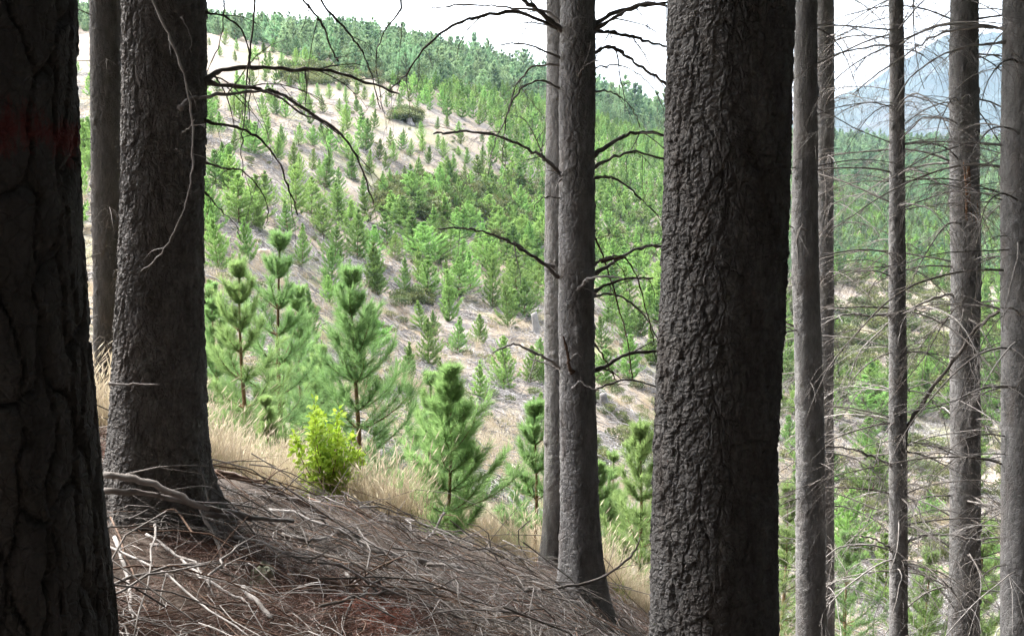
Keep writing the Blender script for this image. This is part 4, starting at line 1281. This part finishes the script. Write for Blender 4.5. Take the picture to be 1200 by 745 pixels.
# yellow-green shrub
d = 8.1
x = unproject(380, 500, d)[0]; g = float(ground_z(x, d))
top = unproject(380, 458, d)[2]
hS = top - g; wS = 84 / F * d
root = empty("leafy_shrub", (x, d, g))
tag(root, "bright yellow-green leafy shrub at the edge of the branch litter", "shrub")
rng = np.random.default_rng(8)
st, cr = MB(), MB()
for k in range(17):
    a = rng.uniform(0, 6.28); sp = rng.uniform(0.1, 0.5) * wS
    tipz = hS * (rng.uniform(0.72, 1.0) if k < 11 else rng.uniform(0.45, 0.75)) * (1 - 0.18 * (sp / (0.5 * wS)) ** 2)
    P = smooth_line([[0, 0, -0.05], [math.cos(a) * sp * 0.35, math.sin(a) * sp * 0.35, tipz * 0.35], [math.cos(a) * sp * 0.8, math.sin(a) * sp * 0.8, tipz * 0.7], [math.cos(a) * sp, math.sin(a) * sp, tipz]], 5)
    st.tube(P, np.linspace(0.007, 0.0022, len(P)), 5)
    n = 170
    t = rng.uniform(0.12, 1, n)
    idx = t * (len(P) - 1); i0 = np.clip(idx.astype(int), 0, len(P) - 2)
    C = P[i0] + (P[i0 + 1] - P[i0]) * (idx - i0)[:, None]
    ax = rng.normal(0, 1, (n, 3)) + [0, 0, 0.25]; ax /= np.linalg.norm(ax, axis=1, keepdims=True)
    C = C + ax * rng.uniform(0.02, 0.13, (n, 1)) * (1.25 - t[:, None])
    up = rng.normal(0, 0.5, (n, 3)) + [0, -0.3, 1.0]
    sdv = np.cross(ax, up); sdv /= np.linalg.norm(sdv, axis=1, keepdims=True)
    nrm = np.cross(sdv, ax)
    L = rng.uniform(0.030, 0.062, (n, 1))
    V = np.stack([C, C + ax * L * .35 + sdv * L * .33 + nrm * L * .06, C + ax * L * .72 + sdv * L * .25 + nrm * L * .03, C + ax * L - nrm * L * .1, C + ax * L * .72 - sdv * L * .25 + nrm * L * .03, C + ax * L * .35 - sdv * L * .33 + nrm * L * .06], 1).reshape(-1, 3)
    b6 = np.arange(n)[:, None] * 6
    cr.add(V, np.concatenate([b6 + [0, 1, 2, 5], b6 + [2, 3, 4, 5]]), attr=np.repeat(np.clip(rng.random(n) * 0.8 + 0.2 * t, 0, 1), 6))
link("stem", st.mesh("stem", [M_STEM]), root)
link("crown", cr.mesh("crown", [M_SHRUB], True, "tip"), root)

def grass_tuft(seed, n, h, spread, wd, heads=True):
    rng = np.random.default_rng(seed)
    mb = MB()
    a = rng.uniform(0, 6.28, n); r = spread * np.sqrt(rng.random(n))
    B = np.stack([np.cos(a) * r, np.sin(a) * r, np.full(n, -0.02)], -1)
    lean = rng.normal(0, 0.28, (n, 2)); hh = h * rng.uniform(0.5, 1.1, n)
    mid = B + np.stack([lean[:, 0] * hh * 0.35, lean[:, 1] * hh * 0.35, hh * 0.55], -1)
    tip = B + np.stack([lean[:, 0] * hh * 1.1, lean[:, 1] * hh * 1.1, hh], -1)
    sa_ = rng.uniform(0, 3.14, n); sd = np.stack([np.cos(sa_), np.sin(sa_), sa_ * 0], -1) * wd
    V = np.stack([B - sd, B + sd, mid + sd * 0.8, mid - sd * 0.8, tip], 1).reshape(-1, 3)
    b5 = np.arange(n)[:, None] * 5
    at = np.stack([np.zeros(n), np.zeros(n), np.full(n, 0.4), np.full(n, 0.4), np.ones(n)], 1) * rng.uniform(0.5, 1, (n, 1))
    mb.add(V, b5 + [0, 1, 2, 3], b5 + [3, 2, 4], attr=at.reshape(-1))
    if heads:
        m = n // 2
        T_ = tip[:m]; up = np.array([0, 0, 1.0]); hw = wd * 2.2; hl = h * 0.13
        dv = (tip - mid)[:m]; dv /= np.linalg.norm(dv, axis=1, keepdims=True)
        s2 = sd[:m] / wd * hw
        V = np.stack([T_ - dv * hl * .3, T_ + s2 + dv * hl * .3, T_ + dv * hl, T_ - s2 + dv * hl * .3], 1).reshape(-1, 3)
        mb.add(V, np.arange(4 * m).reshape(-1, 4), attr=np.full(4 * m, 0.95))
    return mb
GT = [grass_tuft(500 + i, 46, 0.62, 0.20, 0.0028).mesh("grass_tuft", [M_GRASS], True, "tip") for i in range(5)]
GS = [grass_tuft(510 + i, 40, 0.30, 0.22, 0.004, False).mesh("grass_short", [M_GRASS], True, "tip") for i in range(3)]
GG = [grass_tuft(520 + i, 40, 0.32, 0.18, 0.004, False).mesh("grass_green", [M_GRASS_GREEN], True, "tip") for i in range(2)]
gm = GT + GS + GG
pts, rot, scl, idx = [], [], [], []
rgs = np.random.default_rng(41)
def add_grass(x, y, pick, s):
    z = ground_z(x, y)
    for i in range(len(x)):
        pts.append((x[i], y[i], z[i])); rot.append((rgs.normal(0, 0.08), rgs.normal(0, 0.08), rgs.uniform(0, 6.28)))
        k = s * rgs.uniform(0.5, 1.4); scl.append((k, k, k * rgs.uniform(0.8, 1.15))); idx.append(pick())
# the strip beyond the litter
n = 13000
th = np.radians(rgs.uniform(-30, 33, n)); r = np.exp(rgs.uniform(math.log(6.5), math.log(26), n))
x, y = np.sin(th) * r, np.cos(th) * r
ok = (litter_mask(x, y) < 0.12) & (fbm2(x / 1.6, y / 1.6, 61.0) > -0.20 + 0.022 * (r - 8))
for u_, d_, w_ in ((380, 7.6, 0.42), (380, 7.0, 0.42), (525, 8.2, 0.35), (525, 8.7, 0.3)):
    ok &= np.hypot(x - unproject(u_, 500, d_)[0], y - d_) > w_
x, y = x[ok], y[ok]
add_grass(x, y, lambda: int(rgs.choice([0, 1, 2, 3, 4, 5, 6, 7, 8, 9], p=[.13, .13, .13, .13, .13, .08, .08, .09, .05, .05])), 0.66)
# tufts on the hill
n = 15000
th = np.radians(rgs.uniform(-30, 30, n)); r = np.exp(rgs.uniform(math.log(26), math.log(130), n))
x, y = np.sin(th) * r, np.cos(th) * r
ok = fbm2(x / 7, y / 7, 71.0) > 0.02
x, y = x[ok], y[ok]
add_grass(x, y, lambda: int(rgs.choice([0, 1, 2, 5, 6, 7, 8], p=[.15, .15, .15, .18, .18, .14, .05])), 1.0)
scatter("dry_grass", gm, pts, rot, scl, idx, "pale dry grass standing beyond the branch litter and on the hill")
print("grass", len(pts))

# ------------------------------------------------------------------ branch litter (slash)
def frame_at(x, y):
    e = 0.05
    zx = (ground_z(x + e, y, False) - ground_z(x - e, y, False)) / (2 * e)
    zy = (ground_z(x, y + e, False) - ground_z(x, y - e, False)) / (2 * e)
    return zx, zy

def litter_twigs(n, rng, a0, a1, r0, r1, Lr, rr, mats, lift, name, label, mask=True, sides=3, ang_mu=-0.3, ang_sd=1.0, linear=False):
    mb = MB()
    th = np.radians(rng.uniform(a0, a1, n)); r = rng.uniform(r0, r1, n) if linear else np.exp(rng.uniform(math.log(r0), math.log(r1), n))
    x, y = np.sin(th) * r, np.cos(th) * r
    if mask:
        ok = litter_mask(x, y) > rng.random(n) * 0.8
        ok &= 0.42 + 1.5 * fbm2(x * 1.1, y * 1.1, 44.0, 3) + 0.25 * np.clip((r - 4.5) / 3, 0, 1) > rng.random(n) * 0.9
        x, y = x[ok], y[ok]
    zx, zy = frame_at(x, y)
    for i in range(len(x)):
        L = rng.uniform(*Lr) * (rng.random() * 0.7 + 0.5); ra = rng.uniform(*rr)
        a = rng.normal(ang_mu, ang_sd) if rng.random() < 0.45 else rng.uniform(-3.14, 3.14)
        d = np.array([math.cos(a), math.sin(a), 0.0])
        d[2] = zx[i] * d[0] + zy[i] * d[1] + rng.normal(0, 0.24)
        m = 5
        t = np.linspace(-0.5, 0.5, m)
        side = np.array([-d[1], d[0], 0])
        bend = rng.normal(0, 0.38 if ra < 0.0026 else 0.14)
        hump = abs(rng.normal(0, 0.10)) * L
        P = np.stack([x[i] + d[0] * L * t + side[0] * bend * L * (t * t * 4 - 0.3) * 0.5, y[i] + d[1] * L * t + side[1] * bend * L * (t * t * 4 - 0.3) * 0.5,
                      d[2] * L * t + hump * (1 - 4 * t * t)], -1)
        P += rng.normal(0, 0.012 * L, P.shape)
        P[:, 2] += ground_z(x[i], y[i]) + rng.uniform(*lift)
        mb.tube(P, np.linspace(ra, ra * 0.5, m), sides, int(rng.integers(len(mats))), False)
    return tag(link(name, mb.mesh(name, mats)), label, kind="stuff")
rl = np.random.default_rng(91)
litter_twigs(17000, rl, -30, 16, 2.6, 9.8, (0.08, 0.46), (0.0008, 0.0024), [M_TWIG, M_TWIG_PALE, M_TWIG, M_TWIG_PALE, M_TWIG_BROWN], (-0.01, 0.10), "twig_litter", "grey dead twigs strewn all over the forest floor")
litter_twigs(800, rl, -30, 16, 3.2, 9.6, (0.3, 1.1), (0.0024, 0.0052), [M_TWIG, M_TWIG, M_DK, M_TWIG_BROWN], (0.02, 0.16), "branch_litter", "tangle of grey dead sticks piled over the twig litter", sides=5)
litter_twigs(5200, rl, -26, 28, 24, 120, (0.5, 2.4), (0.012, 0.034), [M_SLASH_FAR], (0.02, 0.2), "hillside_slash", "weathered grey logging debris scattered on the cleared hillside", mask=False, sides=3, ang_mu=0.2, ang_sd=0.9)
def slash_clump(seed, n=26):
    rng = np.random.default_rng(seed); mb = MB()
    for _ in range(n):
        a = rng.uniform(0, 6.28); L = rng.uniform(0.3, 1.3)
        c0 = np.array([rng.normal(0, 0.5), rng.normal(0, 0.5), rng.uniform(0.0, 0.16)])
        d = np.array([math.cos(a), math.sin(a), rng.normal(0, 0.15)]) * L * 0.5
        b1 = rng.normal(0, 0.1, 3) * L
        mb.tube([c0 - d, c0 + b1, c0 + d], [0.017, 0.014, 0.007], 3, 0, False)
    return mb.mesh("slash_clump", [M_SLASH_FAR])
SLC = [slash_clump(640 + i) for i in range(6)]
n = 5200
th = np.radians(rl.uniform(-27, 29, n)); r = np.exp(rl.uniform(math.log(22), math.log(150), n))
x, y = np.sin(th) * r, np.cos(th) * r
ok = fbm2(x / 6, y / 6, 81.0) > -0.18
x, y, r = x[ok], y[ok], r[ok]
zx, zy = frame_at(x, y)
k_ = rl.uniform(0.6, 1.3, len(x)) * np.clip(r / 60, 0.75, 1.3)
scatter("slash_heaps", SLC, np.stack([x, y, ground_z(x, y)], -1), np.stack([np.arctan(zy), -np.arctan(zx), x * 0], -1), np.stack([k_, k_, k_], -1), rl.integers(0, 6, len(x)), "low heaps of bleached dead branches on the cleared hillside")
# red-brown needles
mb = MB()
n = 160000
th = np.radians(rl.uniform(-30, 16, n)); r = np.exp(rl.uniform(math.log(2.6), math.log(9.6), n))
x, y = np.sin(th) * r, np.cos(th) * r
ok = (litter_mask(x, y) > 0.2) & (fbm2(x * 1.7, y * 1.7, 33.0) > rl.normal(0.10, 0.13, n))
x, y = x[ok], y[ok]; n = len(x)
z = ground_z(x, y) + rl.uniform(0.005, 0.07, n)
a = rl.uniform(0, 6.28, n); el = rl.normal(0, 0.35, n)
d = np.stack([np.cos(a) * np.cos(el), np.sin(a) * np.cos(el), np.sin(el)], -1)
L = rl.uniform(0.05, 0.12, (n, 1)); sdv = np.cross(d, rl.normal(0, 1, (n, 3))); sdv /= np.linalg.norm(sdv, axis=1, keepdims=True)
C = np.stack([x, y, z], -1)
V = np.stack([C - sdv * 0.0013, C + sdv * 0.0013, C + d * L], 1).reshape(-1, 3)
mb.add(V, None, np.arange(3 * n).reshape(-1, 3), attr=np.repeat(np.clip(6 * (fbm2(x * 2.1, y * 2.1, 38.0) - 0.30), 0, 1) * 0.85 + 0.15 * rl.random(n), 3))
tag(link("needle_litter", mb.mesh("needle_litter", [M_RED_NEEDLE], True, "tip")), "reddish brown fallen pine needles between the twigs", kind="stuff")

# larger fallen branches, each a thing
def fallen(px, w0, w1, lift, mat, label, group=None, seed=0, twigs=0, depth=None, name="fallen_branch"):
    rng = np.random.default_rng(seed + 700)
    P = []
    for i, q in enumerate(px):
        if depth is not None:
            P.append(unproject(q[0], q[1], depth[0] + (depth[1] - depth[0]) * i / (len(px) - 1)))
        else:
            p = hit(q[0], q[1], 2.0)
            if p[1] > 12: p = unproject(q[0], q[1], 7.5)
            P.append(p + [0, 0, lift])
    P = np.array(P)
    dist = float(P[:, 1].mean())
    L = smooth_line(P, 5); m = len(L)
    L[1:-1] += rng.normal(0, 0.003, (m - 2, 3))
    rad = np.linspace(w0, w1, m) * 0.5 / F * dist * (1 + 0.08 * rng.normal(0, 1, m))
    mb = MB(); mb.tube(L, rad, 8)
    for _ in range(twigs):
        j = rng.integers(2, m - 1); dd = L[j + 1 if j + 1 < m else j] - L[j - 1]; dd /= np.linalg.norm(dd)
        sub_twig(mb, L[j], dd + rng.normal(0, 0.6, 3) + [0, 0, 0.2], rng.uniform(0.15, 0.4), rad[j] * 0.4, rng, 0, 1, 0.3)
    o = link(name, mb.mesh("fallen_branch", [mat], True, origin=L[0]), loc=L[0])
    return tag(o, label, "branch", group)
FG = "fallen branches on the forest floor"
fallen([(122, 556), (165, 563), (205, 578), (245, 597)], 9, 7, 0, M_TWIG, "thick grey fallen branch propped on the base of the broad plated trunk", FG, 1, 3, (4.0, 4.05))
fallen([(122, 575), (180, 579), (245, 595), (300, 606), (344, 611)], 8, 4, 0, M_TWIG, "long bent fallen branch crossing in front of the broad plated trunk", FG, 2, 4, (3.95, 4.3))
fallen([(240, 602), (290, 607), (343, 609)], 6, 4, 0, M_TWIG_PALE, "straight pale fallen stick lying against the long bent branch", FG, 3, 1, (4.1, 4.4))
fallen([(253, 564), (300, 578), (345, 597), (385, 617)], 8, 5, 0.05, M_TWIG_BROWN, "straight reddish brown fallen branch on the sunlit litter crest", FG, 4, 2)
fallen([(135, 648), (146, 680), (152, 705), (159, 760)], 6, 3, 0.06, M_TWIG_PALE, "white barkless stick beside the painted trunk", FG, 5, 0)
fallen([(172, 645), (200, 663), (230, 690), (262, 712), (296, 730)], 4, 2.5, 0.06, M_TWIG_PALE, "thin pale branch curving down the slope below the broad plated trunk", FG, 6, 0)
fallen([(286, 712), (300, 728), (320, 750)], 7, 5, 0.07, M_TWIG_PALE, "short white broken stick below the broad plated trunk", FG, 7, 0)
fallen([(256, 600), (268, 640), (278, 665), (290, 700), (303, 722)], 5, 4, 0, M_TWIG, "upright grey stick leaning beside the base of the broad plated trunk", FG, 8, 1, (4.2, 3.6))
fallen([(232, 590), (250, 625), (262, 660), (262, 702)], 5, 3, 0, M_TWIG, "arched grey twig hanging beside the base of the broad plated trunk", FG, 9, 1, (4.15, 3.8))
fallen([(290, 640), (330, 668), (372, 690), (425, 706)], 14, 8, 0.03, M_TWIG_BROWN, "thick brown rotting branch sunk in the litter", FG, 10, 2)
fallen([(395, 638), (420, 645), (450, 662), (500, 672), (560, 684)], 13, 7, 0.06, M_TWIG, "thick grey fallen bough bridging a dark hollow in the litter", FG, 11, 4)
fallen([(332, 648), (362, 656), (385, 654), (392, 646)], 6, 3, 0.09, M_TWIG_PALE, "curved pale stick with an upturned end on the litter", FG, 12, 0)
fallen([(520, 700), (580, 693), (640, 690), (700, 678), (738, 652), (750, 630)], 5, 2, 0, M_TWIG, "dark thin branch curving up in front of the trunk with dead boughs", FG, 13, 4, (5.4, 5.9))
fallen([(490, 648), (505, 636), (521, 608)], 4, 3, 0.05, M_TWIG_PALE, "short pale stick poking up from the litter crest", FG, 14, 1)
fallen([(375, 742), (420, 727), (470, 715), (520, 716)], 4, 2, 0.09, M_TWIG, "thin arching grey branch low on the litter slope", FG, 15, 2)
fallen([(245, 592), (290, 588), (330, 575), (356, 552)], 3, 1.2, 0, M_TWIG, "thin black branch sweeping across the top of the litter", FG, 16, 4, (5.4, 5.8))
fallen([(905 - 500, 690), (430, 715), (455, 742)], 5, 3, 0.07, M_TWIG_PALE, "pale forked twig on the red needle patch", FG, 17, 3)
fallen([(130, 620), (160, 700), (175, 742)], 3, 2, 0.05, M_TWIG_BROWN, "thin brown branch lying close to the painted trunk", FG, 18, 1)
rf = np.random.default_rng(55)
for i in range(46):
    for _ in range(30):
        u, v = rf.uniform(170, 720), rf.uniform(565, 725)
        p = hit(u, v, 2.2)
        if p is not None and p[1] < 9.6 and litter_mask(p[0], p[1]) > 0.5: break
    a = rf.normal(-0.3, 1.0); L = rf.uniform(0.4, 1.2)
    zx, zy = frame_at(p[0], p[1])
    d = np.array([math.cos(a), math.sin(a), zx * math.cos(a) + zy * math.sin(a)])
    ts = np.linspace(-0.5, 0.5, 9)
    Lp = p + d * L * ts[:, None] + np.array([0, 0, 1.0]) * (rf.uniform(0.02, 0.10) + 0.1 * rf.random() * (1 - 4 * ts**2))[:, None] + np.array([-d[1], d[0], 0]) * (rf.normal(0, 0.18) * L * ts**2)[:, None]
    Lp[1:-1] += rf.normal(0, 0.008, (7, 3))
    ra = rf.uniform(0.003, 0.0075)
    mb = MB(); mb.tube(Lp, np.linspace(ra, ra * 0.45, 9), 6)
    for _ in range(rf.integers(1, 5)):
        j = rf.integers(1, 8)
        sub_twig(mb, Lp[j], d / np.linalg.norm(d) + rf.normal(0, 0.5, 3), rf.uniform(0.15, 0.45), ra * 0.45, rf, 0, 1, 0.3)
    tag(link("fallen_branch", mb.mesh("fallen_branch", [[M_TWIG, M_TWIG_PALE, M_TWIG_BROWN, M_TWIG][i % 4]], True, origin=Lp[0]), loc=Lp[0]),
        ["slender grey fallen branch with side twigs among the twig litter", "slender pale bleached fallen branch with side twigs among the twig litter", "slender brown fallen branch with side twigs among the twig litter", "slender grey fallen branch with side twigs among the twig litter"][i % 4], "branch", "slender fallen branches in the twig litter")

# stone by the broad trunk
def stone(p, sx, sy, sz, seed, mat, name="stone"):
    n1, n2 = 18, 12
    a = np.arange(n1) * 2 * math.pi / n1; b_ = np.linspace(-1.5, 1.5, n2)
    A_, B_ = np.meshgrid(a, b_)
    X, Y, Z_ = np.cos(A_) * np.cos(B_), np.sin(A_) * np.cos(B_), np.sin(B_)
    k = 1 + 0.55 * noise3(X * 1.6, Y * 1.6, Z_ * 1.6, seed) + 0.25 * noise3(X * 4, Y * 4, Z_ * 4, seed)
    V = np.stack([X * k * sx, Y * k * sy, Z_ * k * sz], -1).reshape(-1, 3)
    i = np.arange(n2 - 1)[:, None] * n1; kk = np.arange(n1)[None, :]; k2 = (kk + 1) % n1
    mb = MB(); mb.add(V, np.stack([i + kk, i + k2, i + n1 + k2, i + n1 + kk], -1).reshape(-1, 4))
    return link(name, mb.mesh(name, [mat], False), loc=p)
M_STUMP = wood_mat("old_stump", (0.10, 0.092, 0.088), (0.25, 0.238, 0.23), 3.0)
M_STONE = wood_mat("lichen_stone", (0.16, 0.17, 0.12), (0.32, 0.33, 0.25), 18)
p = hit(309, 690)
tag(stone(p + [0, 0, 0.02], 0.05, 0.05, 0.08, 3, M_STONE), "pale lichen-grey stone wedged in the litter near the broad trunk", "stone")
M_STONE2 = wood_mat("tan_rock", (0.30, 0.22, 0.16), (0.46, 0.36, 0.29), 5)
p = hit(309, 302, 20)
tag(stone(p + [0, 0, 0.1], 0.42, 0.35, 0.26, 9, M_STONE2, "boulder"), "tan boulder lying on the cleared hillside", "rock")

# stumps on the hillside
def stump(u, v, hpx, wpx, lab, seed):
    p = hit(u, v, 20)
    zc = project(p)[2]
    h, w = hpx / F * zc, wpx / F * zc * 0.5
    root = empty("tree_stump", p)
    tag(root, lab, "stump", "stumps on the cleared hillside")
    z = np.linspace(-0.15, h, 7); rng = np.random.default_rng(seed)
    na = 14
    a = np.arange(na) * 2 * math.pi / na
    A_, Zz = np.meshgrid(a, z)
    R_ = w * (0.62 + 0.75 * np.exp(-np.maximum(Zz, 0) / (h * 0.35))) * (1 + 0.16 * np.sin(A_ * 4 + seed) * np.exp(-Zz / h))
    V = np.stack([np.cos(A_) * R_ - 0.18 * Zz, np.sin(A_) * R_, Zz + 0.08 * h * np.cos(A_) * (Zz >= h * 0.99)], -1).reshape(-1, 3)
    i = np.arange(6)[:, None] * na; k = np.arange(na)[None, :]; k2 = (k + 1) % na
    V = np.concatenate([V, [[-0.18 * h, 0, h]]])
    mb = MB(); mb.add(V, np.stack([i + k, i + k2, i + na + k2, i + na + k], -1).reshape(-1, 4), np.stack([6 * na + np.arange(na), 6 * na + (np.arange(na) + 1) % na, np.full(na, 7 * na)], -1))
    link("stump_body", mb.mesh("stump_body", [M_STUMP], True), root)
    for q in range(4):
        aa = rng.uniform(0, 6.28)
        mb = MB(); P = smooth_line([[0, 0, 0.15 * h], [math.cos(aa) * w * 1.6, math.sin(aa) * w * 1.6, 0.12 * h], [math.cos(aa) * w * 3, math.sin(aa) * w * 3, -0.05]], 4)
        mb.tube(P, np.linspace(w * 0.35, w * 0.1, len(P)), 6)
        link("root", mb.mesh("root", [M_STUMP]), root)
stump(630, 392, 25, 11, "leaning weathered stump with spread roots on the bare hillside", 4)
stump(709, 476, 15, 13, "low grey stump on bare ground between two big trunks", 6)
stump(481, 148, 8, 8, "tiny far grey stump on the pale upper hillside", 8)

# ------------------------------------------------------------------ haze
zmin = float(min(GZ.min(), MZ.min())) - 1.0
zmax = float(max(GZ.max(), MZ.max())) + 15.0
mb = MB()
b_ = 5300.0
mb.add([[-b_, -b_, zmin], [b_, -b_, zmin], [b_, b_, zmin], [-b_, b_, zmin], [-b_, -b_, zmax], [b_, -b_, zmax], [b_, b_, zmax], [-b_, b_, zmax]],
       [[0, 3, 2, 1], [4, 5, 6, 7], [0, 1, 5, 4], [1, 2, 6, 5], [2, 3, 7, 6], [3, 0, 4, 7]])
hm = bpy.data.materials.new("haze")
hm.use_nodes = True
hn = hm.node_tree; hn.nodes.clear()
pv = hn.nodes.new("ShaderNodeVolumePrincipled")
pv.inputs["Color"].default_value = (0.55, 0.74, 1.0, 1)
pv.inputs["Density"].default_value = 1.0e-4
pv.inputs["Anisotropy"].default_value = 0.2
ho = hn.nodes.new("ShaderNodeOutputMaterial")
hn.links.new(pv.outputs[0], ho.inputs["Volume"])
tag(link("haze", mb.mesh("haze", [hm], False)), "pale blue haze in the valley air", kind="stuff")
